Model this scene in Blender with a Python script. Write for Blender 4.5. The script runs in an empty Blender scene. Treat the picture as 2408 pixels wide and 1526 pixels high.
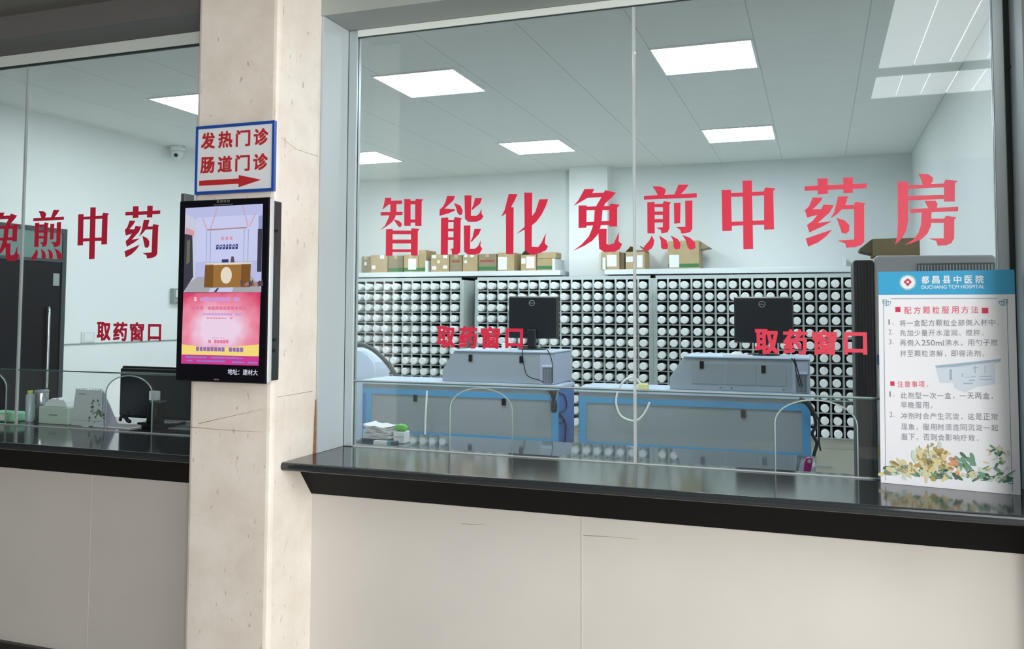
import bpy, bmesh, math, random
from mathutils import Vector, Matrix

random.seed(7)
SC = bpy.context.scene
COL = SC.collection
PI = math.pi

# ------------------------------------------------------------------ camera
EYE = Vector((0.0, 0.0, 1.67))
RIGHT = Vector((0.942614, 0.333862, 0.003811))
UP = Vector((0.014575, -0.052551, 0.998512))
FWD = Vector((-0.333566, 0.941156, 0.054401))
FOCAL, PPX, PPY = 2030.5, 1204.0, 623.4        # pixels of the 2408 x 1526 photograph
cam_data = bpy.data.cameras.new('camera')
cam = bpy.data.objects.new('camera', cam_data)
COL.objects.link(cam)
cam.matrix_world = Matrix(((RIGHT.x, UP.x, -FWD.x, EYE.x), (RIGHT.y, UP.y, -FWD.y, EYE.y), (RIGHT.z, UP.z, -FWD.z, EYE.z), (0, 0, 0, 1)))
cam_data.sensor_fit = 'HORIZONTAL'
cam_data.sensor_width = 36.0
cam_data.lens = FOCAL / 2408.0 * 36.0
cam_data.shift_y = -(763.0 - PPY) / 2408.0
cam_data.clip_start = 0.05
cam_data.clip_end = 100
SC.camera = cam

# ------------------------------------------------------------------ view, world, large lights
SC.view_settings.view_transform = 'Standard'
SC.view_settings.look = 'None'
SC.view_settings.gamma = 1.0
SC.view_settings.use_curve_mapping = False
SC.view_settings.exposure = 0.0
SC.cycles.use_denoising = True
SC.cycles.transparent_max_bounces = 24
SC.cycles.sample_clamp_indirect = 6.0
PANEL_LIGHT = 25.0            # radiance of the pharmacy's LED panels
SKYLIGHT = 4.2                # radiance of the hall's luminous ceiling
world = bpy.data.worlds.new('world')
SC.world = world
world.use_nodes = True
world.node_tree.nodes['Background'].inputs[0].default_value = (1.0, 0.95, 0.9, 1)
world.node_tree.nodes['Background'].inputs[1].default_value = 0.05


def area_light(name, loc, aim, sx, sy, watts, color):
    d = bpy.data.lights.new(name, 'AREA')
    d.shape = 'RECTANGLE'; d.size = sx; d.size_y = sy; d.energy = watts; d.color = color
    o = bpy.data.objects.new(name, d); COL.objects.link(o)
    o.location = loc
    o.rotation_euler = (Vector(aim) - Vector(loc)).to_track_quat('-Z', 'Y').to_euler()
    return o


area_light('right_side_fill', (5.8, 1.3, 1.7), (-2.0, 2.6, 1.5), 3.2, 2.8, 230, (1.0, 0.98, 0.95))  # added area light from the right to brighten the column's side; no entrance built
area_light('rear_fill', (3.3, -4.7, 1.9), (-2.2, 3.0, 1.4), 1.7, 2.4, 520, (1.0, 0.98, 0.955))  # added unseen fill from behind for the column front and left wall; no window
area_light('overhead_fill', (3.3, -1.4, 3.5), (-2.0, 3.0, 1.0), 2.4, 2.4, 110, (1.0, 0.98, 0.955))  # added fill high behind the view for the hall-side faces; no lamp there


# ------------------------------------------------------------------ helpers
def lin(c):
    if isinstance(c, str):
        c = [int(c[i:i + 2], 16) / 255.0 for i in (0, 2, 4)]
        return tuple(v / 12.92 if v <= 0.04045 else ((v + 0.055) / 1.055) ** 2.4 for v in c)
    return tuple(c)


def nd(nt, kind, **kw):
    n = nt.nodes.new(kind)
    for k, v in kw.items():
        setattr(n, k, v)
    return n


def mat(name, color, rough=0.5, metal=0.0, spec=0.5, vary=0.0, scale=6.0, bump=0.0, emit=0.0, emit_color=None, coat=0.0):
    m = bpy.data.materials.new(name)
    m.use_nodes = True
    nt = m.node_tree
    b = nt.nodes['Principled BSDF']
    c = lin(color)
    b.inputs['Base Color'].default_value = (*c, 1)
    b.inputs['Roughness'].default_value = rough
    b.inputs['Metallic'].default_value = metal
    b.inputs['Specular IOR Level'].default_value = spec
    b.inputs['Coat Weight'].default_value = coat
    if vary or bump:
        tc = nd(nt, 'ShaderNodeTexCoord')
        no = nd(nt, 'ShaderNodeTexNoise')
        no.inputs['Scale'].default_value = scale
        no.inputs['Detail'].default_value = 5
        nt.links.new(tc.outputs['Object'], no.inputs['Vector'])
        if vary:
            mr = nd(nt, 'ShaderNodeMapRange')
            mr.inputs['From Min'].default_value = 0.3
            mr.inputs['From Max'].default_value = 0.7
            mr.inputs['To Min'].default_value = 1 - vary
            mr.inputs['To Max'].default_value = 1 + vary * 0.4
            nt.links.new(no.outputs['Fac'], mr.inputs['Value'])
            mx = nd(nt, 'ShaderNodeVectorMath', operation='SCALE')
            mx.inputs[0].default_value = c
            nt.links.new(mr.outputs['Result'], mx.inputs['Scale'])
            nt.links.new(mx.outputs['Vector'], b.inputs['Base Color'])
        if bump:
            bp = nd(nt, 'ShaderNodeBump')
            bp.inputs['Strength'].default_value = bump
            bp.inputs['Distance'].default_value = 0.01
            nt.links.new(no.outputs['Fac'], bp.inputs['Height'])
            nt.links.new(bp.outputs['Normal'], b.inputs['Normal'])
    if emit:
        b.inputs['Emission Color'].default_value = (*(lin(emit_color) if emit_color else c), 1)
        b.inputs['Emission Strength'].default_value = emit
    return m


def glass_mat(name, tint, refl=0.04, haze=0.0, haze_color=(0.8, 0.85, 0.85)):
    """Thin architectural glass: clear transmission, Schlick reflection, a little dust."""
    m = bpy.data.materials.new(name)
    m.use_nodes = True
    nt = m.node_tree
    nt.nodes.clear()
    out = nd(nt, 'ShaderNodeOutputMaterial')
    tr = nd(nt, 'ShaderNodeBsdfTransparent'); tr.inputs[0].default_value = (*tint, 1)
    gl = nd(nt, 'ShaderNodeBsdfGlossy'); gl.inputs['Roughness'].default_value = 0.0
    lw = nd(nt, 'ShaderNodeLayerWeight'); lw.inputs['Blend'].default_value = 0.5
    pw = nd(nt, 'ShaderNodeMath', operation='POWER'); pw.inputs[1].default_value = 5
    ma = nd(nt, 'ShaderNodeMath', operation='MULTIPLY_ADD')
    ma.inputs[1].default_value = 1 - refl; ma.inputs[2].default_value = refl
    mx = nd(nt, 'ShaderNodeMixShader')
    nt.links.new(lw.outputs['Facing'], pw.inputs[0])
    nt.links.new(pw.outputs[0], ma.inputs[0])
    nt.links.new(ma.outputs[0], mx.inputs[0])
    nt.links.new(tr.outputs[0], mx.inputs[1])
    nt.links.new(gl.outputs[0], mx.inputs[2])
    last = mx
    if haze:
        df = nd(nt, 'ShaderNodeBsdfDiffuse'); df.inputs[0].default_value = (*haze_color, 1)
        m2 = nd(nt, 'ShaderNodeMixShader'); m2.inputs[0].default_value = haze
        nt.links.new(mx.outputs[0], m2.inputs[1]); nt.links.new(df.outputs[0], m2.inputs[2])
        last = m2
    nt.links.new(last.outputs[0], out.inputs[0])
    return m


ROOT_MATRIX = {}


class MB:
    """Collects shapes and links them as ONE mesh object; faces remember a material slot."""

    def __init__(s):
        s.v = []; s.f = []; s.mi = []; s.sm = []

    def add(s, vs, fs, mi=0, smooth=False):
        o = len(s.v)
        s.v += [tuple(p) for p in vs]
        for f in fs:
            s.f.append([i + o for i in f]); s.mi.append(mi); s.sm.append(smooth)

    def box(s, x0, x1, y0, y1, z0, z1, mi=0):
        s.add([(x0, y0, z0), (x1, y0, z0), (x1, y1, z0), (x0, y1, z0), (x0, y0, z1), (x1, y0, z1), (x1, y1, z1), (x0, y1, z1)],
              [(0, 3, 2, 1), (4, 5, 6, 7), (0, 1, 5, 4), (1, 2, 6, 5), (2, 3, 7, 6), (3, 0, 4, 7)], mi)

    def prism(s, pts, a0, a1, axis='y', mi=0, side=None):
        """Outline extruded along an axis: pts are (x,z) for y, (y,z) for x, (x,y) for z."""
        n = len(pts)
        def P(p, a):
            return (p[0], a, p[1]) if axis == 'y' else ((a, p[0], p[1]) if axis == 'x' else (p[0], p[1], a))
        area = sum(pts[i][0] * pts[(i + 1) % n][1] - pts[(i + 1) % n][0] * pts[i][1] for i in range(n))
        if area < 0:
            pts = pts[::-1]
        vs = [P(p, a0) for p in pts] + [P(p, a1) for p in pts]
        s.add(vs, [list(range(n)), list(range(2 * n - 1, n - 1, -1))], mi)
        s.add(vs, [(i, i + n, (i + 1) % n + n, (i + 1) % n) for i in range(n)], mi if side is None else side)

    def tube(s, pts, r, seg=10, mi=0, closed=False):
        pts = [Vector(p) for p in pts]
        n = len(pts)
        rings = []
        prev = None
        for i, p in enumerate(pts):
            if closed:
                t = pts[(i + 1) % n] - pts[i - 1]
            else:
                t = pts[min(i + 1, n - 1)] - pts[max(i - 1, 0)]
            t = t.normalized() if t.length > 1e-9 else Vector((0, 0, 1))
            a = prev if prev is not None else (Vector((0, 0, 1)) if abs(t.z) < 0.9 else Vector((1, 0, 0)))
            u = a - t * a.dot(t)
            u = u.normalized() if u.length > 1e-6 else t.orthogonal().normalized()
            w = t.cross(u); prev = u
            rr = r[i] if isinstance(r, (list, tuple)) else r
            rings.append([p + u * rr * math.cos(k * 2 * PI / seg) + w * rr * math.sin(k * 2 * PI / seg) for k in range(seg)])
        vs = [q for ring in rings for q in ring]
        fs = []
        for i in range(n if closed else n - 1):
            j = (i + 1) % n
            for k in range(seg):
                k2 = (k + 1) % seg
                fs.append((i * seg + k, i * seg + k2, j * seg + k2, j * seg + k))
        if not closed:
            fs += [list(range(seg))[::-1], [(n - 1) * seg + k for k in range(seg)]]
        s.add(vs, fs, mi, True)

    def lathe(s, prof, c, axis='z', seg=24, mi=0):
        """prof: (radius, height) pairs turned round an axis through c."""
        vs, fs = [], []
        for r, h in prof:
            for k in range(seg):
                a = 2 * PI * k / seg
                x, y = r * math.cos(a), r * math.sin(a)
                vs.append((c[0] + x, c[1] + y, c[2] + h) if axis == 'z' else ((c[0] + x, c[1] + h, c[2] + y) if axis == 'y' else (c[0] + h, c[1] + x, c[2] + y)))
        n = len(prof)
        for i in range(n - 1):
            for k in range(seg):
                k2 = (k + 1) % seg
                fs.append((i * seg + k, i * seg + k2, (i + 1) * seg + k2, (i + 1) * seg + k))
        s.add(vs, fs, mi, True)
        s.add(vs, [list(range(seg))[::-1], [(n - 1) * seg + k for k in range(seg)]], mi)

    def build(s, name, mats, parent=None, bevel=0.0, seg=2, local=False):
        me = bpy.data.meshes.new(name)
        me.from_pydata(s.v, [], s.f)
        mats = mats if isinstance(mats, (list, tuple)) else [mats]
        for m in mats:
            me.materials.append(m)
        for p, mi, sm in zip(me.polygons, s.mi, s.sm):
            p.material_index = mi; p.use_smooth = sm
        bm = bmesh.new(); bm.from_mesh(me)
        bmesh.ops.remove_doubles(bm, verts=bm.verts, dist=1e-6)
        bmesh.ops.recalc_face_normals(bm, faces=bm.faces)
        ng = [f for f in bm.faces if len(f.verts) > 4]
        if ng and not bevel:
            bmesh.ops.triangulate(bm, faces=ng)
        bm.to_mesh(me); bm.free()
        o = bpy.data.objects.new(name, me)
        COL.objects.link(o)
        if parent is not None:
            o.parent = parent
            if not local and parent.name in ROOT_MATRIX:      # the shapes were given in world coordinates
                o.matrix_parent_inverse = ROOT_MATRIX[parent.name].inverted()
        if bevel:
            md = o.modifiers.new('bevel', 'BEVEL'); md.width = bevel; md.segments = seg; md.limit_method = 'ANGLE'; md.angle_limit = 0.6
        return o


def tag(o, label, cat, group=None):
    o['label'] = label; o['category'] = cat
    if group:
        o['group'] = group
    return o


def thing(name, label, cat, loc=(0, 0, 0), rz=0.0, group=None):
    o = bpy.data.objects.new(name, None)
    COL.objects.link(o)
    o.location = loc; o.rotation_euler = (0, 0, rz); o.empty_display_size = 0.1
    ROOT_MATRIX[o.name] = Matrix.Translation(loc) @ Matrix.Rotation(rz, 4, 'Z')
    return tag(o, label, cat, group)


def struct(o):
    o['kind'] = 'structure'
    return o


def sbox(name, m, x0, x1, y0, y1, z0, z1, parent=None, bevel=0.0):
    b = MB(); b.box(x0, x1, y0, y1, z0, z1)
    o = b.build(name, m, parent, bevel)
    return struct(o) if parent is None else o


def pbox(name, m, x0, x1, y0, y1, z0, z1, parent, bevel=0.0):
    b = MB(); b.box(x0, x1, y0, y1, z0, z1)
    return b.build(name, m, parent, bevel)


def sight(u, v, y):
    """Where the sight line through a point of the photograph meets the wall-parallel plane Y = y."""
    d = RIGHT * ((u - PPX) / FOCAL) - UP * ((v - PPY) / FOCAL) + FWD
    return EYE + d * (y / d.y)


_txt = {}


def text_faces(body):
    """Outline faces of a line of writing, as (verts, faces) with x right and y up, cached."""
    key = body
    if key not in _txt:
        cu = bpy.data.curves.new('writing', 'FONT'); cu.body = body
        cu.resolution_u = 3; cu.fill_mode = 'FRONT'
        to = bpy.data.objects.new('writing', cu); COL.objects.link(to)
        dg = bpy.context.evaluated_depsgraph_get(); dg.update()
        me = bpy.data.meshes.new_from_object(to.evaluated_get(dg))
        _txt[key] = ([(v.co.x, v.co.y) for v in me.vertices], [list(p.vertices) for p in me.polygons])
        bpy.data.objects.remove(to); bpy.data.curves.remove(cu); bpy.data.meshes.remove(me)
    return _txt[key]


def write(b, body, x0, x1, z0, z1, y, bold=0.0, mi=0, fit=True):
    """Adds a line of writing facing -Y into mesh builder b, stretched into the given box."""
    vs, fs = text_faces(body)
    if not vs:
        return
    ax, bx = min(v[0] for v in vs), max(v[0] for v in vs)
    ay, by = min(v[1] for v in vs), max(v[1] for v in vs)
    sz = (z1 - z0) / max(by - ay, 1e-6)
    sx = (x1 - x0) / max(bx - ax, 1e-6) if fit else sz
    w = bold * sz                                 # heavier strokes: overlaid copies, nudged
    x0, sx, z0, sz = x0 + w, sx * (1 - 2 * w / max(x1 - x0, 1e-6)) if fit else sx, z0 + w, sz * (1 - 2 * w / max(z1 - z0, 1e-6))
    for i, (dx, dz) in enumerate(((-w, -w), (w, -w), (-w, w), (w, w)) if bold else ((0, 0),)):
        b.add([(x0 + dx + (v[0] - ax) * sx, y - i * 0.00004, z0 + dz + (v[1] - ay) * sz) for v in vs], fs, mi)


def dot(b, cx, cz, r, y, mi=0, seg=20, rx=None):
    b.add([(cx + (rx or r) * math.cos(2 * PI * k / seg), y, cz + r * math.sin(2 * PI * k / seg)) for k in range(seg)], [list(range(seg))], mi)


def rect(b, x0, x1, z0, z1, y, mi=0):
    b.add([(x0, y, z0), (x1, y, z0), (x1, y, z1), (x0, y, z1)], [(0, 1, 2, 3)], mi)


# ------------------------------------------------------------------ materials
M = {}
def defm(k, *a, **kw):
    M[k] = mat(k, *a, **kw)

defm('white_wall', 'e3e9e8', 0.7, vary=0.02, scale=1.5)
defm('warm_wall', 'c6c3be', 0.6, vary=0.04, scale=3, bump=0.02)
M['pharmacy_floor'] = None
defm('hall_wall', '4a4844', 0.7)
defm('dark_ceiling', '7c7e7a', 0.8, vary=0.05)
defm('header_grey', '99a29f', 0.55, vary=0.04, scale=4)
defm('header_dark', '6a6a69', 0.6, vary=0.05)
defm('aluminium', 'b9c4c8', 0.38, metal=0.55, vary=0.03, scale=3)
defm('aluminium_panel', 'b4bfc4', 0.5, metal=0.15, vary=0.03, scale=2)
defm('rail_pale', 'd8e2df', 0.5)
defm('gasket', '2c3638', 0.6)
defm('wood_gap', '8a6347', 0.7, vary=0.2, scale=30)
defm('skirting_black', '2b2a28', 0.35, vary=0.1)
defm('red_vinyl', 'd02a48', 0.45)
defm('panel_frame', 'e8ecee', 0.4)
defm('led', 'ffffff', 0.4, emit=PANEL_LIGHT, emit_color=(0.91, 0.98, 1.03))
defm('skylight', 'ffffff', 0.4, emit=SKYLIGHT, emit_color=(0.93, 0.98, 1.0))
defm('white_plastic', 'dfe6e6', 0.35)
defm('bottle_cap', 'e6eceb', 0.3)
defm('ink', '4a5054', 0.7)
defm('rack_metal', 'bcc7c5', 0.45, vary=0.03)
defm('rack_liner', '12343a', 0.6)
defm('rack_base', 'aeb1a2', 0.5, vary=0.03)
defm('shelf_white', 'dfe6e8', 0.45)
defm('cardboard', 'b6a27c', 0.8, vary=0.1, scale=12)
defm('cardboard_dull', '94886f', 0.8, vary=0.1, scale=12)
defm('cardboard_inside_shade', '76684e', 0.85, vary=0.1)  # flap insides, plus one carton's side with shade in its colour
defm('carton_green', '3f7a4c', 0.7)
defm('carton_red', '9c5a44', 0.7)
defm('paper', 'e9edf0', 0.75)
defm('tape', 'bba982', 0.3)
defm('machine_grey', '9ca7ae', 0.42, metal=0.1, vary=0.02, scale=2)
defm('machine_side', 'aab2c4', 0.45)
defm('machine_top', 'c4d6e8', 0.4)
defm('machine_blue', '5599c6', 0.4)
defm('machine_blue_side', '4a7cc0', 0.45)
defm('panel_grey', '949ea2', 0.45, metal=0.1, vary=0.02, scale=2)
defm('latch_black', '15191b', 0.4)
defm('vent_dark', '5c6668', 0.6)
defm('monitor_black', '161b22', 0.42, vary=0.05, scale=20)
defm('monitor_edge', '0d1114', 0.35)
defm('logo_silver', '9ba1a4', 0.35, metal=0.6)
defm('cable_black', '15191b', 0.5)
defm('hose_white', 'e8eeee', 0.4)
defm('hose_dark', '3c4143', 0.5, vary=0.1)
defm('tape_yellow', 'dfe0a0', 0.6)
defm('conditioner_body', 'e2e2e6', 0.4, vary=0.02)
defm('conditioner_side', '3e4044', 0.5)
defm('conditioner_vent', '83878c', 0.5)
defm('door_dark', '1c1b1e', 0.35, spec=0.25, vary=0.1)
defm('door_frame', '3a4345', 0.4)
defm('transom', '6d8a84', 0.15)
defm('chrome', 'c9cfd2', 0.25, metal=0.9)
defm('trim_grey', '8f9a9a', 0.5)
defm('switch_white', 'd2dada', 0.4)
defm('camera_white', 'dde3e4', 0.35)
defm('black_gloss', '0b0c10', 0.12)
defm('tv_black', '101018', 0.18, coat=0.4)
defm('tv_silver', 'd9dde0', 0.3, metal=0.5)
defm('sign_white', 'd9dde2', 0.35)
defm('sign_blue', '1f4a9c', 0.35)
defm('sign_red', 'b32a30', 0.45)
defm('bracket_grey', '70787a', 0.4, metal=0.6)
defm('poster_white', 'e9ecf2', 0.35)
defm('poster_blue', '3fa6d4', 0.35)
defm('poster_cyan', '5cb4c4', 0.4)
defm('poster_red', 'd0385a', 0.4)
defm('poster_pink', 'd9707f', 0.4)
defm('poster_text', '8a8e98', 0.5)
defm('poster_line', '4a90a8', 0.5)
defm('print_blue', 'cbd8e4', 0.5)
defm('print_blue_dark', '9db3c6', 0.5)
defm('print_cream', 'd8cc9a', 0.5)
defm('print_tan', 'b09a5c', 0.5)
defm('print_orange', 'd89a74', 0.5)
defm('print_green', '6f9a80', 0.5)
defm('print_green_dark', '4f6f5c', 0.5)
defm('print_pale', 'c8d8cc', 0.5)
defm('green_pack', '8fcfa8', 0.5)
defm('lime', 'c6d62c', 0.45)
defm('green_plastic', '6fc85c', 0.35)
defm('teal', '2f9aa0', 0.4)
defm('navy', '1f3c5c', 0.4)
defm('magenta', 'c22f92', 0.4)
defm('blue_print', '3a78b8', 0.5)
defm('clear_bottle', 'aebfc4', 0.2)
defm('calendar_grey', 'd4dadf', 0.6)
defm('ornament_green', '6f7f6a', 0.6)
M['glass'] = glass_mat('glass', (0.965, 0.985, 0.985))
M['glass_lower'] = glass_mat('glass_lower', (0.935, 0.972, 0.968), 0.045, 0.02)
M['glass_edge'] = mat('glass_edge', '4a6a68', 0.2)
M['arch_edge'] = mat('arch_edge', 'a9bdbd', 0.25)
M['sealant'] = glass_mat('sealant', (0.75, 0.8, 0.8), 0.06, 0.45, (0.8, 0.85, 0.86))
M['clear_plastic'] = glass_mat('clear_plastic', (0.8, 0.88, 0.88), 0.05, 0.35, (0.6, 0.72, 0.7))


def speckled(name, base, fleck, rough):
    m = mat(name, base, rough, spec=0.5)
    nt = m.node_tree; b = nt.nodes['Principled BSDF']
    tc = nd(nt, 'ShaderNodeTexCoord'); vo = nd(nt, 'ShaderNodeTexVoronoi'); vo.inputs['Scale'].default_value = 260
    rp = nd(nt, 'ShaderNodeValToRGB')
    rp.color_ramp.elements[0].color = (*lin(fleck), 1); rp.color_ramp.elements[1].color = (*lin(base), 1)
    rp.color_ramp.elements[0].position = 0.12; rp.color_ramp.elements[1].position = 0.2
    nt.links.new(tc.outputs['Object'], vo.inputs['Vector']); nt.links.new(vo.outputs['Distance'], rp.inputs['Fac'])
    nt.links.new(rp.outputs['Color'], b.inputs['Base Color'])
    return m


def marble(name):
    """Cream stone facing with grimy flecks, a few streaks and hairline joints."""
    m = mat(name, 'd8cbbb', 0.42)
    nt = m.node_tree; b = nt.nodes['Principled BSDF']
    tc = nd(nt, 'ShaderNodeTexCoord')
    n1 = nd(nt, 'ShaderNodeTexNoise'); n1.inputs['Scale'].default_value = 5; n1.inputs['Detail'].default_value = 8; n1.inputs['Roughness'].default_value = 0.65
    r1 = nd(nt, 'ShaderNodeValToRGB')
    r1.color_ramp.elements[0].position = 0.3; r1.color_ramp.elements[0].color = (*lin('d2cabf'), 1)
    r1.color_ramp.elements[1].position = 0.62; r1.color_ramp.elements[1].color = (*lin('e2dcd3'), 1)
    n2 = nd(nt, 'ShaderNodeTexNoise'); n2.inputs['Scale'].default_value = 26; n2.inputs['Detail'].default_value = 3
    mp = nd(nt, 'ShaderNodeMapping'); mp.inputs['Scale'].default_value = (1.6, 1.6, 0.7)
    r2 = nd(nt, 'ShaderNodeValToRGB')
    r2.color_ramp.elements[0].position = 0.66; r2.color_ramp.elements[0].color = (0, 0, 0, 1)
    r2.color_ramp.elements[1].position = 0.76; r2.color_ramp.elements[1].color = (1, 1, 1, 1)
    mx = nd(nt, 'ShaderNodeMixRGB'); mx.inputs[2].default_value = (*lin('93826a'), 1)
    sc = nd(nt, 'ShaderNodeMath', operation='MULTIPLY'); sc.inputs[1].default_value = 0.75
    L = nt.links.new
    L(tc.outputs['Object'], n1.inputs['Vector']); L(tc.outputs['Object'], mp.inputs['Vector']); L(mp.outputs[0], n2.inputs['Vector'])
    L(n1.outputs['Fac'], r1.inputs['Fac']); L(n2.outputs['Fac'], r2.inputs['Fac'])
    L(r2.outputs['Color'], sc.inputs[0]); L(sc.outputs[0], mx.inputs[0])
    L(r1.outputs['Color'], mx.inputs[1]); L(mx.outputs[0], b.inputs['Base Color'])
    return m


def tiled(name, base, joint, sx, sy, ox, oy, w, rough=0.7, vary=0.02):
    """Rectangular tiles in the XY plane with thin joints."""
    m = mat(name, base, rough)
    nt = m.node_tree; b = nt.nodes['Principled BSDF']
    tc = nd(nt, 'ShaderNodeTexCoord'); sp = nd(nt, 'ShaderNodeSeparateXYZ')
    nt.links.new(tc.outputs['Object'], sp.inputs[0])
    def line(axis, s, o):
        a = nd(nt, 'ShaderNodeMath', operation='SUBTRACT'); a.inputs[1].default_value = o
        d = nd(nt, 'ShaderNodeMath', operation='PINGPONG'); d.inputs[1].default_value = s / 2
        l = nd(nt, 'ShaderNodeMath', operation='LESS_THAN'); l.inputs[1].default_value = w
        nt.links.new(sp.outputs[axis], a.inputs[0]); nt.links.new(a.outputs[0], d.inputs[0]); nt.links.new(d.outputs[0], l.inputs[0])
        return l
    lx, ly = line('X', sx, ox), line('Y', sy, oy)
    k = nd(nt, 'ShaderNodeMath', operation='MULTIPLY'); k.inputs[1].default_value = 0.35
    nt.links.new(ly.outputs[0], k.inputs[0])
    mxx = nd(nt, 'ShaderNodeMath', operation='MAXIMUM')
    nt.links.new(lx.outputs[0], mxx.inputs[0]); nt.links.new(k.outputs[0], mxx.inputs[1])
    mx = nd(nt, 'ShaderNodeMixRGB'); mx.inputs[1].default_value = (*lin(base), 1); mx.inputs[2].default_value = (*lin(joint), 1)
    nt.links.new(mxx.outputs[0], mx.inputs[0]); nt.links.new(mx.outputs[0], b.inputs['Base Color'])
    return m


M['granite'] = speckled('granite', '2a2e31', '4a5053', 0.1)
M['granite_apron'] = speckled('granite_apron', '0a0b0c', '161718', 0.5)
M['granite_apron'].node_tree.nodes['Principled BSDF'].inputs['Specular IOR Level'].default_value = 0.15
M['marble'] = marble('marble')
defm('desk_top', '59646a', 0.04)
defm('crack', 'a89a86', 0.8)
M['ceiling_tile'] = tiled('ceiling_tile', 'e4e8e4', 'bac3bf', 0.6, 0.6, -0.325, 5.03, 0.003)
M['pharmacy_floor'] = tiled('pharmacy_floor', 'd4d4cf', 'a5a5a0', 0.8, 0.8, 0.1, 0.2, 0.003, 0.3)
M['floor_tile'] = tiled('floor_tile', 'a89f94', '857c72', 0.8, 0.8, 0.1, 0.2, 0.003, 0.25)

# ------------------------------------------------------------------ the setting
CEIL = 3.237
D = 3.4                                         # the glass plane
sbox('floor', M['floor_tile'], -9, 6, -5, 3.3, -0.12, 0)
sbox('floor_pharmacy', M['pharmacy_floor'], -9, 6, 3.3, 9.35, -0.12, 0)
sbox('wall_rear', M['hall_wall'], -9, 6, -5.2, -5, 0, 3.57)
sbox('ceiling', M['ceiling_tile'], -6.03, 1.08, 3.44, 9.35, CEIL, CEIL + 0.1)
sbox('wall_back', M['white_wall'], -6.03, 1.08, 9.15, 9.35, 0, CEIL)
sbox('wall_left', M['white_wall'], -6.03, -5.83, 3.44, 9.15, 0, CEIL)
sbox('wall_right', M['white_wall'], 0.88, 1.08, 3.44, 9.15, 0, CEIL)
sbox('pillar', M['white_wall'], -2.512, -2.09, 8.92, 9.15, 0, CEIL)
b = MB(); b.box(-2.395, -2.0, 2.865, 3.46, 0, 3.57)
col = struct(b.build('column', M['marble'], None, 0.022, 3))
for pts in (((440, 1003), (500, 1009), (560, 1013), (616, 1016)), ((468, 996), (520, 984), (570, 973), (618, 962))):     # joint and hairline scratches of the facing
    b = MB(); b.tube([sight(u, v, 2.8648) for u, v in pts], 0.0011, 5); b.build('hairline', M['crack'], col)
b = MB(); b.tube([(-1.9998, 2.90, 1.335), (-1.9998, 2.98, 1.335), (-1.9998, 3.15, 1.337)], 0.0011, 5); b.build('hairline', M['crack'], col)
b = MB(); b.tube([(-1.9998, 2.89, 2.36), (-1.9998, 3.0, 2.33), (-1.9998, 3.16, 2.33)], 0.001, 5); b.build('hairline', M['crack'], col)
b = MB(); b.box(0.695, 1.1, 2.865, 3.44, 0, 3.57)
struct(b.build('column', M['marble'], None, 0.022, 3))
sbox('wall_front_right', M['warm_wall'], -2.0, 0.695, 3.16, 3.44, 0, 1.04)
sbox('wall_front_left', M['warm_wall'], -7.5, -2.395, 3.16, 3.44, 0, 1.04)
sbox('baseboard_left', M['skirting_black'], -7.5, -2.395, 3.135, 3.16, 0, 0.1)
sbox('baseboard_right', M['skirting_black'], -2.0, 0.695, 3.135, 3.16, 0, 0.1)
# hairline joints of the wall facing
for x in (sight(210, 1300, 3.16).x, sight(1367, 1350, 3.16).x):
    sbox('trim_joint', M['warm_wall'], x, x + 0.004, 3.1585, 3.16, 0.1, 0.93)
for pts in (((1085, 1231), (1112, 1234), (1142, 1233)), ((1372, 1259), (1430, 1262), (1500, 1268))):
    b = MB(); b.tube([sight(u, v, 3.1598) for u, v in pts], 0.001, 5); struct(b.build('trim_scratch', M['crack']))
# headers over the two openings, grey-painted, and the low dark hall ceiling that meets them
sbox('beam_right', M['header_grey'], -2.0, 0.695, 3.17, 3.5, 2.941, 3.57)
b = MB(); b.box(-7.5, -2.395, 3.17, 3.5, 3.03, 3.57)
struct(b.build('beam_left', M['header_dark']))
sbox('ceiling_hall', M['dark_ceiling'], -9, 6, 2.45, 3.17, 3.145, 3.3)
b = MB()
for x0, x1, y0, y1 in ((-9, 0.467, -5, 2.45), (4.4, 6, -5, 2.45), (0.467, 4.4, -5, -1.43), (0.467, 4.4, -0.65, -0.42), (0.467, 4.4, 1.5, 2.45)):
    b.box(x0, x1, y0, y1, 3.57, 3.7)
struct(b.build('ceiling_hall_upper', M['dark_ceiling']))
# luminous skylight panels of the hall (the pale gridded patch mirrored in the glass)
sk = thing('skylight', 'luminous gridded ceiling panels of the hall mirrored at the top right of the glass', 'skylight', (2.4, 0, 3.57))
k = 0
for y0, y1 in ((-1.43, -0.65), (-0.42, 1.5)):
    x = 0.467
    step = 0.25 if y0 > -1 else 0.2
    while x < 4.38:
        pbox('panel', M['skylight'], x + 0.004, min(x + step, 4.4) - 0.004, y0, y1, 3.58, 3.6, sk)
        x += step
    pbox('frame', M['trim_grey'], 0.467, 4.4, y0, y1, 3.61, 3.63, sk)

# ------------------------------------------------------------------ windows
def arch(cx, hw, z0, zs, zt, n=18):
    """Outline of a talk-through opening, left foot to right foot."""
    return [(cx - hw, z0)] + [(cx - hw * math.cos(PI * i / n), zs + (zt - zs) * math.sin(PI * i / n)) for i in range(n + 1)] + [(cx + hw, z0)]


def empty_struct(name, loc):
    o = bpy.data.objects.new(name, None); COL.objects.link(o); o.location = loc
    ROOT_MATRIX[o.name] = Matrix.Translation(loc)
    return struct(o)


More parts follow.
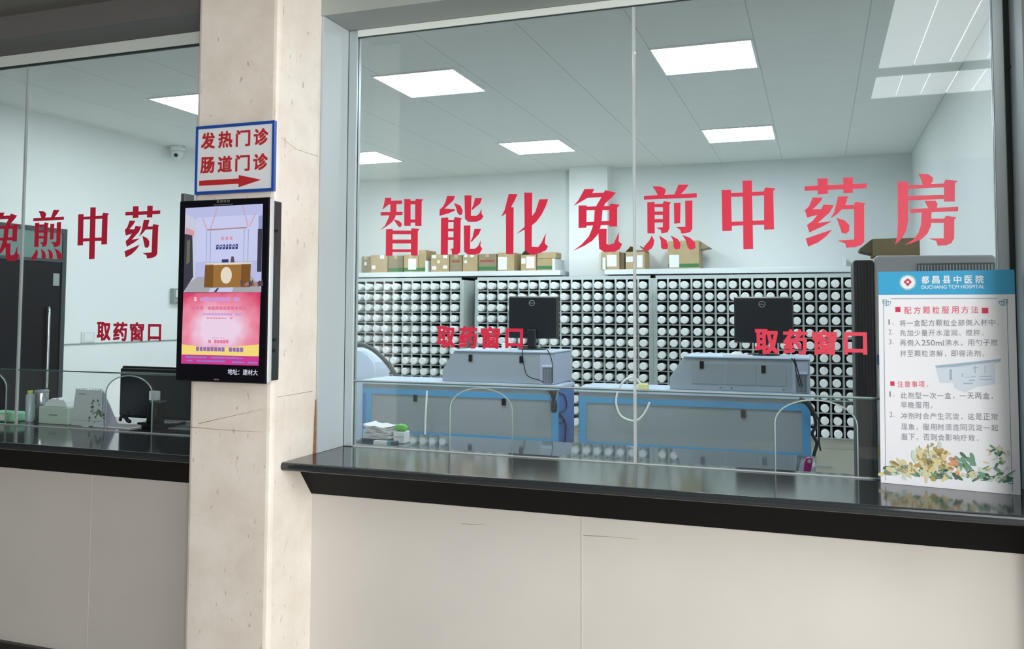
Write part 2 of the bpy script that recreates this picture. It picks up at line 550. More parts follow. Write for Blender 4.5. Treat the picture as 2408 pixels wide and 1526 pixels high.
def lower_pane(win, x0, x1, arches, zb=1.0775, zt=1.3585):
    b = MB()
    out = [(x0, zb)]
    for cx, hw in arches:
        out += arch(cx, hw, zb, 1.262, zt - 0.006)
    out += [(x1, zb), (x1, zt), (x0, zt)]
    b.prism(out, D - 0.004, D + 0.004, 'y', 0, 1)
    p = b.build('lower_pane', [M['glass_lower'], M['glass_edge']], win)
    for cx, hw in arches:                      # polished rim of the opening, its highlight put into the pale colour
        e = MB(); e.tube([(x, D, z) for x, z in arch(cx, hw - 0.002, zb, 1.262, zt - 0.008)], 0.003, 6)
        e.build('opening_rim', M['arch_edge'], p)
    return p


def upper_pane(win, x0, x1, z1):
    b = MB(); b.prism([(x0, 1.369), (x1, 1.369), (x1, z1), (x0, z1)], D - 0.004, D + 0.004, 'y', 0, 1)
    return b.build('upper_pane', [M['glass'], M['glass_edge']], win)


w1 = empty_struct('window_1', (-0.68, D, 1.0765))
upper_pane(w1, -1.945, -0.692, 2.909); upper_pane(w1, -0.682, 0.59, 2.909)
lower_pane(w1, -1.945, -0.692, [(-1.342, 0.1425)]); lower_pane(w1, -0.682, 0.59, [(-0.016, 0.1455)])
b = MB(); b.box(-0.6925, -0.6815, D - 0.006, D + 0.006, 1.0765, 2.909); b.build('glazing_joint', M['sealant'], w1)
for x0, x1 in ((-1.945, -0.694), (-0.68, 0.59)):
    pbox('pane_joint', M['glass_edge'], x0, x1, D - 0.0045, D + 0.0045, 1.3595, 1.3645, w1)
    pbox('pane_joint', M['sealant'], x0, x1, D - 0.0045, D + 0.0045, 1.3645, 1.368, w1)  # pale strip: the joint's highlight put into its colour
pbox('jamb_panel', M['aluminium_panel'], -1.998, -1.988, 3.175, 3.4, 1.077, 2.94, w1)
b = MB(); b.prism([(3.158, 1.077), (3.178, 1.077), (3.17, 1.3)], -1.9995, -1.9935, 'x'); b.build('exposed_wood', M['wood_gap'], w1)
pbox('stile', M['aluminium'], -1.988, -1.945, 3.385, 3.425, 1.077, 2.94, w1, 0.003)
pbox('stile', M['aluminium'], 0.59, 0.628, 3.385, 3.425, 1.077, 2.94, w1, 0.003)
pbox('gasket', M['gasket'], 0.628, 0.645, 3.388, 3.42, 1.077, 2.94, w1)
pbox('gasket', M['gasket'], -1.991, -1.9865, 3.383, 3.389, 1.077, 2.94, w1)
pbox('jamb_panel', M['aluminium_panel'], 0.645, 0.693, 3.19, 3.425, 1.077, 2.94, w1)
b = MB(); b.lathe([(0.006, 0), (0.006, 0.012)], (0.641, 3.375, 2.53), 'y', 12); b.build('catch', M['gasket'], w1)
pbox('top_rail', M['rail_pale'], -1.945, 0.59, 3.385, 3.425, 2.909, 2.9405, w1, 0.003)
pbox('rail_gasket', M['gasket'], -1.945, 0.59, 3.39, 3.396, 2.9045, 2.909, w1)
pbox('bottom_bead', M['sealant'], -1.945, 0.59, 3.39, 3.396, 1.0765, 1.081, w1)

w2 = empty_struct('window_2', (-4.6, D, 1.0765))
upper_pane(w2, -6.8, -3.936, 2.962); upper_pane(w2, -3.926, -2.396, 2.962)
lower_pane(w2, -6.8, -3.936, [(-4.15, 0.145)]); lower_pane(w2, -3.926, -2.396, [(-3.2, 0.1445)])
for x0, x1 in ((-6.8, -3.938), (-3.924, -2.396)):
    pbox('pane_joint', M['glass_edge'], x0, x1, D - 0.0045, D + 0.0045, 1.3595, 1.3655, w2)
b = MB(); b.box(-3.9365, -3.9255, D - 0.006, D + 0.006, 1.0765, 2.962); b.build('glazing_joint', M['sealant'], w2)
pbox('top_rail', M['rail_pale'], -6.8, -2.396, 3.385, 3.425, 2.97, 3.0295, w2, 0.003)
pbox('rail_gasket', M['gasket'], -6.8, -2.396, 3.388, 3.402, 2.96, 2.97, w2)
pbox('bottom_bead', M['sealant'], -6.8, -2.396, 3.39, 3.396, 1.0765, 1.081, w2)

# ------------------------------------------------------------------ granite service counters
def counter(x0, x1, yb, label):
    t = thing('service_counter', label, 'counter', ((x0 + x1) / 2, 3.2, 1.0))
    b = MB()
    prof = [(yb, 1.076), (yb, 1.044)] + [(2.944 + 0.0 - 0.014 * math.cos(a), 1.06 + 0.016 * math.sin(a)) for a in [-PI / 2 + PI * i / 8 for i in range(9)]]
    b.prism(prof, x0, x1, 'x')
    b.build('worktop', M['granite'], t)
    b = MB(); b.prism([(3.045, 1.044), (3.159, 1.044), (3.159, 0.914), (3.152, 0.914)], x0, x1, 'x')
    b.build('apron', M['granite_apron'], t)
    return t

counter(-1.999, 0.694, 3.47, 'polished black granite counter under the big right-hand window')
counter(-5.82, -2.396, 3.85, 'polished black granite counter left of the stone column')

t = thing('work_desk', 'glossy grey desk just inside the right-hand window, mirroring the machines', 'desk', (-0.7, 4.0, 0))
b = MB(); b.box(-2.45, -0.02, 3.48, 4.6, 0.925, 0.96); b.build('desktop', M['desk_top'], t, 0.004)
pbox('front_panel', M['panel_grey'], -2.43, -0.04, 4.5, 4.52, 0.06, 0.924, t)
for x in (-2.43, -1.2, -0.06):
    pbox('side_panel', M['panel_grey'], x, x + 0.02, 3.5, 4.499, 0, 0.924, t)

# ------------------------------------------------------------------ red vinyl lettering
GLYPH = {
    'zhi': '-1800,2174 -1770,2173 -1772,2158 -1781,2144 -1814,2121 -1807,2139|-1772,2159 -1717,2158 -1717,2143 -1783,2143|-1822,2110 -1714,2108 -1714,2094 -1821,2095|-1774,2145 -1744,2144 -1744,2109 -1750,2085 -1765,2064 -1798,2043 -1825,2030 -1800,2049 -1783,2082 -1774,2106|-1758,2076 -1730,2069 -1716,2055 -1721,2042 -1730,2041 -1738,2050|-1706,2164 -1676,2162 -1674,2045 -1705,2046|-1650,2162 -1614,2159 -1622,2151 -1622,2043 -1652,2044 -1653,2153|-1677,2155 -1652,2154 -1652,2139 -1677,2139|-1676,2073 -1651,2072 -1651,2059 -1676,2059|-1794,2033 -1762,2034 -1761,1916 -1794,1916|-1669,2035 -1631,2030 -1639,2021 -1639,1914 -1671,1915 -1672,2022|-1763,2027 -1671,2024 -1671,2008 -1763,2011|-1763,1987 -1670,1985 -1670,1968 -1763,1970|-1762,1944 -1670,1942 -1670,1930 -1762,1932',
    'neng': '-1501,2170 -1464,2168 -1472,2149 -1513,2115 -1465,2111 -1463,2105 -1494,2094 -1536,2084 -1536,2111 -1520,2124 -1509,2143|-1469,2138 -1438,2125 -1428,2103 -1432,2086 -1444,2085 -1453,2095 -1459,2116|-1529,2075 -1495,2076 -1496,1915 -1529,1916|-1464,2077 -1432,2071 -1437,2062 -1438,1926 -1451,1915 -1476,1915 -1479,1936 -1489,1940 -1470,1942 -1470,2063|-1498,2065 -1468,2064 -1468,2055 -1498,2056|-1498,2028 -1468,2027 -1468,2015 -1498,2016|-1498,1990 -1467,1990 -1467,1978 -1497,1979|-1420,2168 -1388,2167 -1390,2079 -1366,2078 -1352,2087 -1341,2108 -1342,2089 -1333,2075 -1342,2062 -1364,2053 -1401,2054 -1417,2067|-1371,2155 -1339,2154 -1348,2131 -1383,2105 -1388,2108 -1379,2126|-1422,2039 -1392,2038 -1393,1939 -1369,1939 -1355,1951 -1343,1975 -1346,1950 -1337,1937 -1349,1918 -1375,1913 -1406,1916 -1420,1927|-1373,2023 -1343,2022 -1353,2000 -1386,1968 -1391,1969 -1382,1987',
    'hua': '-1219,2166 -1180,2164 -1193,2136 -1209,2110 -1197,2109 -1197,1912 -1230,1913 -1231,2084 -1253,2071 -1237,2099 -1229,2129|-1150,2169 -1115,2167 -1117,1942 -1088,1940 -1074,1958 -1056,1996 -1060,1954 -1046,1941 -1055,1926 -1080,1915 -1111,1907 -1134,1916 -1147,1930|-1084,2138 -1046,2137 -1056,2109 -1074,2074 -1097,2045 -1117,2030 -1150,2013 -1185,1996 -1151,2023 -1122,2062 -1101,2087',
    'mian': '-891,2172 -850,2171 -859,2153 -883,2133 -937,2105 -917,2127|-865,2154 -802,2154 -806,2136 -885,2136 -877,2141|-805,2164 -761,2152 -775,2136 -806,2109 -816,2082 -820,2040 -826,2010 -836,1985 -859,1960 -893,1940 -941,1920 -903,1946 -873,1978 -859,2011 -851,2041 -849,2080 -841,2103 -822,2133|-916,2106 -882,2105 -883,2014 -916,2014|-783,2109 -745,2102 -756,2092 -756,2015 -789,2016 -788,2100|-884,2100 -787,2099 -787,2082 -884,2085|-884,2037 -787,2039 -787,2022 -884,2022|-834,2002 -824,2007 -799,2007 -800,1946 -789,1942 -770,1947 -749,1992 -750,1954 -736,1944 -745,1925 -766,1913 -810,1913 -830,1927',
    'jian': '-613,2171 -581,2169 -562,2158 -561,2149 -568,2131 -591,2132 -603,2156|-511,2173 -471,2171 -484,2153 -505,2132 -528,2132 -520,2150|-647,2134 -440,2136 -440,2119 -648,2119|-634,2108 -605,2109 -605,1983 -634,1984|-566,2110 -541,2104 -546,2095 -547,2001 -555,1986 -578,1982 -581,1996 -599,2005 -573,2007 -572,2104|-606,2100 -571,2100 -571,2086 -606,2088|-606,2070 -571,2069 -571,2056 -606,2057|-606,2040 -571,2039 -571,2026 -606,2026|-529,2101 -503,2101 -505,2021 -528,2019|-485,2108 -457,2108 -458,1998 -466,1985 -487,1980 -501,1980 -504,1994 -521,2006 -485,2006|-617,1975 -607,1956 -610,1937 -619,1922 -645,1912 -652,1919 -646,1934 -627,1955|-587,1974 -559,1955 -553,1939 -554,1920 -573,1920 -580,1926 -581,1952|-542,1973 -514,1958 -504,1940 -506,1921 -523,1918 -531,1927 -532,1952|-497,1974 -466,1962 -448,1943 -446,1922 -465,1914 -476,1924 -483,1951',
    'zhong': '-345,2144 -310,2144 -308,1985 -344,1985|-182,2147 -146,2142 -154,2132 -153,1986 -189,1986 -188,2137|-310,2131 -262,2131 -264,2116 -309,2116|-235,2132 -187,2132 -187,2117 -233,2117|-309,2020 -262,2020 -262,2005 -310,2004|-234,2022 -188,2022 -187,2005 -233,2005|-266,2177 -232,2176 -230,1914 -266,1913',
    'yao': '-41,2145 174,2146 173,2128 -42,2128|5,2172 40,2171 40,2114 5,2113|94,2172 127,2170 126,2113 94,2113|-13,2102 22,2100 11,2082 -14,2058 19,2057 5,2037 -34,2027 -42,2055 -27,2069|24,2074 60,2070 45,2043 3,2006 52,2011 23,1994 -27,1971 -35,1999 -15,2014 5,2039 17,2058|-40,1949 53,1980 33,1956 3,1933 -32,1918|75,2102 109,2101 101,2071 85,2051 69,2035 48,2021 61,2045 68,2072|99,2069 132,2068 132,2053 84,2054|134,2080 168,2073 164,2067 162,1932 152,1920 131,1913 101,1911 97,1927 71,1938 128,1941 130,2070|69,2023 97,2012 112,1995 112,1974 101,1963 86,1966 81,1983',
    'fang': '346,2172 378,2170 394,2157 393,2144 384,2129 360,2130 355,2153|278,2148 312,2146 310,2005 303,1969 290,1943 265,1918 273,1949 276,1997|310,2132 431,2134 431,2120 310,2120|310,2094 429,2093 429,2078 309,2078|434,2147 474,2141 464,2133 462,2068 428,2069 429,2136|365,2074 400,2073 407,2061 403,2046 403,2037 379,2037 372,2057|318,2046 472,2049 472,2033 318,2032|355,2034 387,2033 384,1984 372,1956 353,1937 321,1923 297,1916 325,1936 343,1960 352,1989|384,2010 429,2008 426,1993 384,1994|433,2018 466,2012 459,2003 457,1937 448,1920 432,1913 404,1912 400,1929 375,1938 424,1938 426,2008',
}


def characters(root, names, dx, dz, group):
    for n in names:
        b = MB()
        for k, st in enumerate(GLYPH[n].split('|')):
            pts = [tuple(int(c) / 1000.0 for c in p.split(',')) for p in st.split()]
            b.prism([(x + dx, z + dz) for x, z in pts], 3.3949 - k * 0.00006, 3.3956)
        b.build('character', M['red_vinyl'], root)


t = thing('window_lettering', 'eight large red characters across the right-hand window glass', 'lettering', (-0.7, 3.395, 1.9))
characters(t, ['zhi', 'neng', 'hua', 'mian', 'jian', 'zhong', 'yao', 'fang'], 0, 0, None)
t = thing('window_lettering', 'large red characters on the left window glass, cut off by the photo edge', 'lettering', (-3.9, 3.395, 1.9))
characters(t, ['mian', 'jian', 'zhong', 'yao'], -3.208, 0.016, None)
for label, x0, x1, z0, z1 in (('small red four-character line over the left arch of the right-hand window', -1.545, -1.146, 1.516, 1.61),
                              ('small red four-character line beside the poster on the right-hand window', -0.228, 0.173, 1.516, 1.61),
                              ('small red four-character line on the left window glass above the monitor', -3.41, -3.002, 1.52, 1.614)):
    t = thing('window_lettering', label, 'lettering', ((x0 + x1) / 2, 3.395, z0))
    for i, ch in enumerate('取药窗口'):
        w = (x1 - x0) / 4.25
        p = x0 + (x1 - x0 - w) / 3 * i
        b = MB(); write(b, ch, p + (0.008 if i == 3 else 0), p + w * 0.92, z0 + (0.004 if i == 3 else 0), z1 - (0.008 if i == 3 else 0), 3.3955, 0.03)
        b.build('character', M['red_vinyl'], t)

# ------------------------------------------------------------------ direction sign on the column
t = thing('direction_sign', 'blue-framed white direction sign with red characters and arrow on the column', 'sign', (-2.19, 2.86, 2.14))
pbox('panel', M['sign_white'], -2.374, -2.004, 2.853, 2.8648, 2.144, 2.416, t)
b = MB()
for x0, x1, z0, z1 in ((-2.377, -2.001, 2.407, 2.419), (-2.377, -2.001, 2.14, 2.152), (-2.377, -2.367, 2.152, 2.407), (-2.011, -2.001, 2.152, 2.407)):
    b.box(x0, x1, 2.849, 2.8649, z0, z1)
b.build('frame', M['sign_blue'], t)
for row, za, zb in (('发热门诊', 2.3245, 2.392), ('肠道门诊', 2.2255, 2.292)):
    b = MB()
    for i, ch in enumerate(row):
        x = -2.353 + i * 0.0845
        write(b, ch, x, x + 0.069, za, zb, 2.8525, 0.03)
    b.build('lettering', M['sign_red'], t)
b = MB(); b.prism([(-2.357, 2.176), (-2.166, 2.176), (-2.166, 2.162), (-2.06, 2.187), (-2.166, 2.211), (-2.166, 2.197), (-2.357, 2.197)], 2.8522, 2.853)
b.build('arrow', M['sign_red'], t)

# ------------------------------------------------------------------ advertising screen on the column
TX0, TX1, TZ0, TZ1, TY = -2.388, -1.968, 1.395, 2.106, 2.778
def tx(x): return TX0 + (x - 45) / 672.0 * (TX1 - TX0)
def tz(y): return TZ1 - (y - 100) / 1342.0 * (TZ1 - TZ0)
t = thing('advertising_screen', 'black portrait advertising screen hung on the column below the sign', 'screen', (-2.18, 2.865, 1.395))
b = MB(); b.box(TX0, TX1, TY, TY + 0.012, TZ0, TZ1); b.build('bezel', M['tv_black'], t, 0.005)
b = MB(); b.box(TX0 + 0.001, TX1 + 0.002, TY + 0.012, TY + 0.034, TZ0 + 0.002, TZ1 - 0.002); b.build('casing', M['tv_silver'], t, 0.004)
b = MB(); b.box(TX0 + 0.006, TX1 - 0.002, TY + 0.034, 2.8645, TZ0 + 0.01, TZ1 - 0.01); b.build('rear_housing', M['monitor_edge'], t, 0.004)
b = MB(); b.box(-2.402, -2.383, 2.80, 2.858, 2.095, 2.14); b.build('mounting_bracket', M['bracket_grey'], t, 0.002)
for z in (1.52, 1.56, 1.98):
    b = MB(); b.lathe([(0.006, 0), (0.006, 0.005)], (-1.9655, 2.83, z), 'x', 10); b.build('port', M['cable_black'], t)


def glow(name, color, s=1.0):
    if name not in M:
        m = bpy.data.materials.new(name); m.use_nodes = True
        p = m.node_tree.nodes['Principled BSDF']
        p.inputs['Base Color'].default_value = (0.01, 0.01, 0.01, 1); p.inputs['Roughness'].default_value = 0.2
        p.inputs['Emission Color'].default_value = (*lin(color), 1); p.inputs['Emission Strength'].default_value = s
        M[name] = m
    return M[name]


scr_cols = ['b9bfe8', 'c9cdf0', '8f9cc8', '3a3a48', '6a6a52', '9c7038', '7a5226', 'e6dcc8', 'c8cde0', '2a3a78', 'b08a8a', '5a4a58', 'a8a8b0', 'd89aa8']
SM = [glow('display_' + c, c, 0.95) for c in scr_cols]
b = MB(); Y0 = TY - 0.0004
def quad(b, pts, mi, lay):
    b.add([(tx(x), Y0 - lay * 0.00025, tz(y)) for x, y in pts], [list(range(len(pts)))], mi)
quad(b, [(92, 155), (672, 148), (672, 785), (92, 785)], 0, 0)
quad(b, [(180, 230), (640, 225), (640, 560), (180, 560)], 1, 1)
quad(b, [(92, 190), (180, 250), (180, 680), (130, 720), (92, 785)], 8, 1)
quad(b, [(92, 350), (150, 340), (165, 670), (92, 785)], 3, 2)
quad(b, [(100, 300), (165, 330), (165, 365), (100, 350)], 13, 3)
quad(b, [(110, 400), (135, 395), (135, 560), (110, 580)], 4, 3)
quad(b, [(645, 240), (672, 230), (672, 640), (645, 640)], 2, 2)
quad(b, [(640, 330), (672, 330), (672, 640), (640, 640)], 3, 3)
quad(b, [(130, 720), (200, 670), (600, 670), (672, 760), (672, 785), (100, 785)], 12, 2)
quad(b, [(255, 580), (595, 580), (590, 750), (250, 750)], 5, 3)
quad(b, [(255, 580), (318, 580), (318, 750), (250, 750)], 6, 4)
quad(b, [(525, 580), (595, 580), (590, 750), (525, 750)], 6, 4)
quad(b, [(255, 572), (600, 570), (600, 584), (255, 586)], 7, 4)
quad(b, [(415 + 42 * math.cos(i * PI / 8), 662 + 62 * math.sin(i * PI / 8)) for i in range(16)], 7, 5)
quad(b, [(380, 545), (430, 545), (430, 568), (380, 568)], 9, 5)
quad(b, [(450, 525), (468, 525), (475, 568), (445, 568)], 11, 5)
quad(b, [(525, 540), (600, 540), (600, 560), (525, 560)], 8, 5)
quad(b, [(265, 320), (560, 312), (560, 322), (265, 330)], 10, 5)
for xa, ya, xb, yb in ((335, 165, 285, 320), (520, 150, 565, 310), (220, 230, 262, 325), (620, 215, 575, 310)):
    quad(b, [(xa, ya), (xa + 7, ya), (xb + 7, yb), (xb, yb)], 13, 5)
for xa in (260, 290, 540, 570):
    quad(b, [(xa, 330), (xa + 4, 330), (xa + 4, 570), (xa, 570)], 2, 5)
for i in range(7):                              # unreadable blurred wall lettering in the picture
    x = 335 + i * 24
    quad(b, [(x, 438 + (i % 2) * 4), (x + 18, 434), (x + 18, 470), (x, 472)], 9, 5)
    quad(b, [(x + 5, 446), (x + 12, 446), (x + 12, 455), (x + 5, 455)], 1, 6)
for i in range(3):
    quad(b, [(372 + i * 32, 380), (392 + i * 32, 380), (392 + i * 32, 402), (372 + i * 32, 402)], 13, 5)
for i in range(9):
    x = 520 + 17 * i
    quad(b, [(x, 700 + (i * 37) % 40), (x + 24, 690 + (i * 23) % 30), (x + 30, 740), (x + 4, 745)], (11, 5, 10, 3)[i % 4], 4)
quad(b, [(300, 755), (470, 750), (460, 783), (285, 783)], 1, 5)
quad(b, [(350, 755), (365, 755), (345, 783), (325, 783)], 3, 6)
b.build('picture', SM, t)

m = bpy.data.materials.new('display_pink_poster'); m.use_nodes = True
nt = m.node_tree; p = nt.nodes['Principled BSDF']
p.inputs['Base Color'].default_value = (0.01, 0.01, 0.01, 1); p.inputs['Emission Strength'].default_value = 0.95
tc = nd(nt, 'ShaderNodeTexCoord'); mp = nd(nt, 'ShaderNodeMapping'); gr = nd(nt, 'ShaderNodeTexGradient', gradient_type='SPHERICAL')
mp.inputs['Location'].default_value = (2.19 / 0.26, 0, -1.60 / 0.17); mp.inputs['Scale'].default_value = (1 / 0.26, 0, 1 / 0.17)
no = nd(nt, 'ShaderNodeTexNoise'); no.inputs['Scale'].default_value = 14
ad = nd(nt, 'ShaderNodeMath', operation='MULTIPLY_ADD'); ad.inputs[1].default_value = 0.5; ad.inputs[2].default_value = -0.22
ad2 = nd(nt, 'ShaderNodeMath', operation='ADD')
rp = nd(nt, 'ShaderNodeValToRGB')
e = rp.color_ramp.elements
e[0].position = 0.05; e[0].color = (*lin('d83a68'), 1); e[1].position = 0.75; e[1].color = (*lin('eed4ea'), 1)
x = e.new(0.4); x.color = (*lin('ee90a8'), 1)
L = nt.links.new
L(tc.outputs['Object'], mp.inputs[0]); L(mp.outputs[0], gr.inputs[0]); L(tc.outputs['Object'], no.inputs[0])
L(no.outputs['Fac'], ad.inputs[0]); L(ad.outputs[0], ad2.inputs[0]); L(gr.outputs['Fac'], ad2.inputs[1]); L(ad2.outputs[0], rp.inputs[0])
L(rp.outputs['Color'], p.inputs['Emission Color'])
PC = [m, glow('display_gold', 'f0d878'), glow('display_magenta', 'c83a8c'), glow('display_lilac', 'c898d8'), glow('display_blue', '7a86d8'), glow('display_rose', 'e0789c'), glow('display_white', 'f4e8f4'), glow('display_violet', '8c6ab8')]
b = MB()
quad(b, [(92, 790), (668, 785), (664, 1312), (88, 1312)], 0, 1)
quad(b, [(90, 1200), (665, 1195), (665, 1245), (90, 1245)], 1, 2)
quad(b, [(90, 1170), (280, 1190), (480, 1180), (665, 1160), (665, 1200), (90, 1205)], 1, 2)
quad(b, [(88, 1245), (664, 1245), (664, 1312), (88, 1312)], 2, 2)
def dashes(x0, x1, y0, y1, n, mi, skip=0.2):     # writing too blurred to read: rows of small blobs
    for i in range(n):
        if (i * 7 + n) % 11 == 3:
            continue
        w = (x1 - x0) / n
        xa = x0 + i * w
        k = (i * 5 + n) % 4                      # soft solid blobs, no letter shapes
        quad(b, [(xa, y0 + k), (xa + w * (0.92 - skip * 0.5), y0 + (k + 2) % 3), (xa + w * (0.95 - skip * 0.4), y1 - (k + 1) % 3), (xa + w * 0.04, y1 - k)], mi, 4)
dashes(200, 520, 822, 852, 14, 3); dashes(165, 600, 888, 915, 15, 5); dashes(220, 535, 938, 955, 14, 3); dashes(275, 470, 970, 980, 9, 5)
dashes(320, 420, 1115, 1123, 8, 3); dashes(292, 445, 1132, 1158, 7, 5); dashes(200, 555, 1185, 1218, 13, 7)
dashes(125, 550, 1256, 1268, 16, 4, 0.05); dashes(125, 420, 1282, 1294, 11, 4, 0.05); dashes(470, 655, 1285, 1298, 8, 4, 0.05)
b.build('notice', PC, t)
b = MB(); write(b, '5', tx(178), tx(196), tz(850), tz(822), Y0 - 0.0015, 0.02); b.build('numeral', glow('display_white', 'f4e8f4'), t)
b = MB()
write(b, '地址：建材大', tx(442), tx(660), tz(1382), tz(1340), Y0 - 0.0012, 0.006)
b.build('caption', glow('display_caption', 'd8dcec', 1.0), t)
b = MB()
for i in range(4):
    rect(b, tx(332 + i * 26), tx(350 + i * 26), tz(126), tz(108), Y0 - 0.0012)
    rect(b, tx(337 + i * 26), tx(345 + i * 26), tz(119), tz(114), Y0 - 0.0016, 1)
b.build('maker_mark', [M['logo_silver'], M['tv_black']], t)
b = MB()
for i in range(12):
    rect(b, tx(310 + i * 12), tx(319 + i * 12), tz(145), tz(138), Y0 - 0.0012)
b.build('maker_mark', M['logo_silver'], t)
b = MB()
rect(b, tx(340), tx(380), tz(1425), tz(1415), Y0 - 0.0012)
b.build('maker_mark', [M['logo_silver'], M['tv_black']], t)

# ------------------------------------------------------------------ notice poster standing on the counter
PW, PH = 0.425, 0.745
pr = thing('notice_poster', 'white notice poster with blue header standing on the counter against the glass', 'poster', (0.199, 3.335, 1.0765))
pr.rotation_euler = (math.radians(-3.7), 0, math.radians(-9.5))
def px(x): return (x - 148) / 712.0 * PW
def pz(y, x=148): return PH - (y - 182) / (1103.0 + 48.0 * (x - 148) / 712.0) * PH
def pbuild(b, name, mats): return b.build(name, mats, pr, local=True)
b = MB(); b.box(0, PW, -0.004, 0, 0, PH); pbuild(b, 'board', M['poster_white'])
b = MB(); rect(b, 0, PW, pz(306), PH, -0.0043); pbuild(b, 'header', M['poster_blue'])
b = MB()
dot(b, px(310), pz(240), 0.0285, -0.0046, 0, 28)
dot(b, px(310), pz(240), 0.0235, -0.0048, 1, 28)
dot(b, px(310), pz(240), 0.0195, -0.0050, 2, 28)
for a in range(4):
    dot(b, px(310) + 0.006 * math.cos(a * PI / 2), pz(238) + 0.006 * math.sin(a * PI / 2), 0.0062, -0.0052, 3, 14)
dot(b, px(310), pz(238), 0.0045, -0.0054, 2, 14)
rect(b, px(303), px(317), pz(258), pz(252), -0.0052, 3)
for a in range(30):
    dot(b, px(310) + 0.026 * math.cos(a * PI / 15), pz(240) + 0.026 * math.sin(a * PI / 15), 0.0012, -0.0051, 1, 6)
pbuild(b, 'emblem', [M['poster_cyan'], M['poster_white'], M['poster_white'], M['poster_red']])
b = MB()
for i, ch in enumerate('都昌县中医院'):
    x = px(384 + i * 56.5); write(b, ch, x, x + px(192) - px(152), pz(249), pz(208), -0.0046, 0.018)
write(b, 'DUCHANG TCM HOSPITAL', px(384), px(710), pz(275), pz(257), -0.0046, 0.01)
pbuild(b, 'hospital_name', M['poster_white'])
b = MB()
for x0, x1, y0, y1 in ((174, 177, 330, 1270), (818, 821, 330, 1270), (215, 770, 325, 328)):
    rect(b, px(x0), px(x1), pz(y1), pz(y0), -0.0043)
for cx, sx in ((170, 1), (825, -1)):
    for cy, sy in ((330, 1), (1235, -1)):
        for (a0, a1, c0, c1) in ((0, 22, 0, 3), (0, 3, 0, 20), (0, 22, 18, 21), (20, 23, 0, 36), (8, 48, 10, 13), (30, 33, 4, 30), (8, 40, 28, 31), (42, 45, 10, 26)):
            xs = sorted((px(cx + sx * a0), px(cx + sx * a1))); zs = sorted((pz(cy + sy * c0), pz(cy + sy * c1)))
            rect(b, xs[0], xs[1], zs[0], zs[1], -0.0044)
pbuild(b, 'border', M['poster_line'])
def line(b, body, x0, yc, pitch, size, mi=0, bold=0.0):
    """One line of print: each full-width character on its own pitch."""
    x = x0
    for ch in body:
        wide = ord(ch) > 255
        if ch != ' ':
            f = 1.0 if wide else 0.62
            g = 0.3 if ch in '1l' else (0.55 if not wide and ch != 'm' else f)
            if ch in '，、。；：':
                write(b, ch, px(x + 4), px(x + 12), pz(yc + size * 0.5, x), pz(yc + size * 0.22, x), -0.0044, bold, mi)
            elif ch == '#':
                write(b, '250ml', px(x), px(x + 118), pz(yc + 15, x), pz(yc - 15, x), -0.0044, bold, mi)
                x += 124 - pitch * f
            elif ch == '一':
                write(b, ch, px(x), px(x + size), pz(yc + 3, x), pz(yc - 1, x), -0.0044, bold, mi)
            else:
                write(b, ch, px(x), px(x + size * g), pz(yc + size * 0.52, x), pz(yc - size * 0.48, x), -0.0044, bold, mi)
            x += pitch * f
        else:
            x += pitch * 0.5
PT = [M['poster_red'], M['poster_pink']]
b = MB()
rect(b, px(240), px(268), pz(397), pz(369), -0.0044, 0); rect(b, px(694), px(726), pz(402), pz(374), -0.0044, 0)
line(b, '配方颗粒服用方法', 289, 389, 50, 38, 1, 0.012)
pbuild(b, 'heading', PT)
b = MB()
rect(b, px(207), px(230), pz(783), pz(760), -0.0044, 0)
line(b, '注意事项：', 246, 776, 38, 32, 1, 0.012)
pbuild(b, 'heading', PT)
b = None
for n, y, body in ((1, 456, '将一盒配方颗粒全部倒入杯中；'), (2, 508, '先加少量开水湿润、搅拌；'), (3, 560, '再倒入#沸水，用勺子搅'), (0, 616, '拌至颗粒溶解，即得汤剂。'),
                   (1, 834, '此剂型一次一盒，一天两盒，'), (0, 884, '早晚服用。'), (2, 940, '冲剂时会产生沉淀，这是正常'), (0, 996, '现象。服用时须连同沉淀一起'), (0, 1048, '服下。否则会影响疗效。')):
    if n:
        b = MB(); line(b, '%d、' % n, 201, y - 6, 26, 28)
        pbuild(b, 'numeral', M['poster_text'])
    b = MB(); line(b, body, 263, y, 38.6, 33, 0, 0.008)
    pbuild(b, 'text_line', M['poster_text'])
b = MB(); rnd = random.Random(3)
def patch(pts, mi, lay): b.add([(px(x), -0.0043 - lay * 0.0002, pz(y, x)) for x, y in pts], [list(range(len(pts)))], mi)
patch([(448, 680), (620, 665), (785, 648), (780, 660), (752, 672), (752, 775), (660, 790), (600, 820), (545, 795), (540, 770), (470, 768)], 0, 0)
patch([(448, 680), (785, 645), (775, 658), (560, 686), (455, 692)], 1, 1)
for x0, y0, x1, y1 in ((522, 700, 535, 755), (585, 720, 590, 740), (600, 738, 655, 741), (672, 735, 735, 738), (640, 690, 668, 695), (650, 680, 655, 720), (590, 770, 640, 776), (700, 680, 704, 720), (620, 755, 650, 760), (672, 750, 740, 754)):
    patch([(x0, y0), (x1, y0 - 3), (x1, y1 - 2), (x0, y1)], 1, 2)
pbuild(b, 'product_picture', [M['print_blue'], M['print_blue_dark']])
b = MB()
def leaf(cx, cy, ln, wd, ang, mi, lay):
    ca, sa = math.cos(ang), math.sin(ang)
    patch([(cx + ca * ln * c - sa * wd * s_, cy + sa * ln * c + ca * wd * s_) for c, s_ in [(math.cos(q * PI / 6), math.sin(q * PI / 6) * (1 - 0.3 * math.cos(q * PI / 6))) for q in range(12)]], mi, lay)
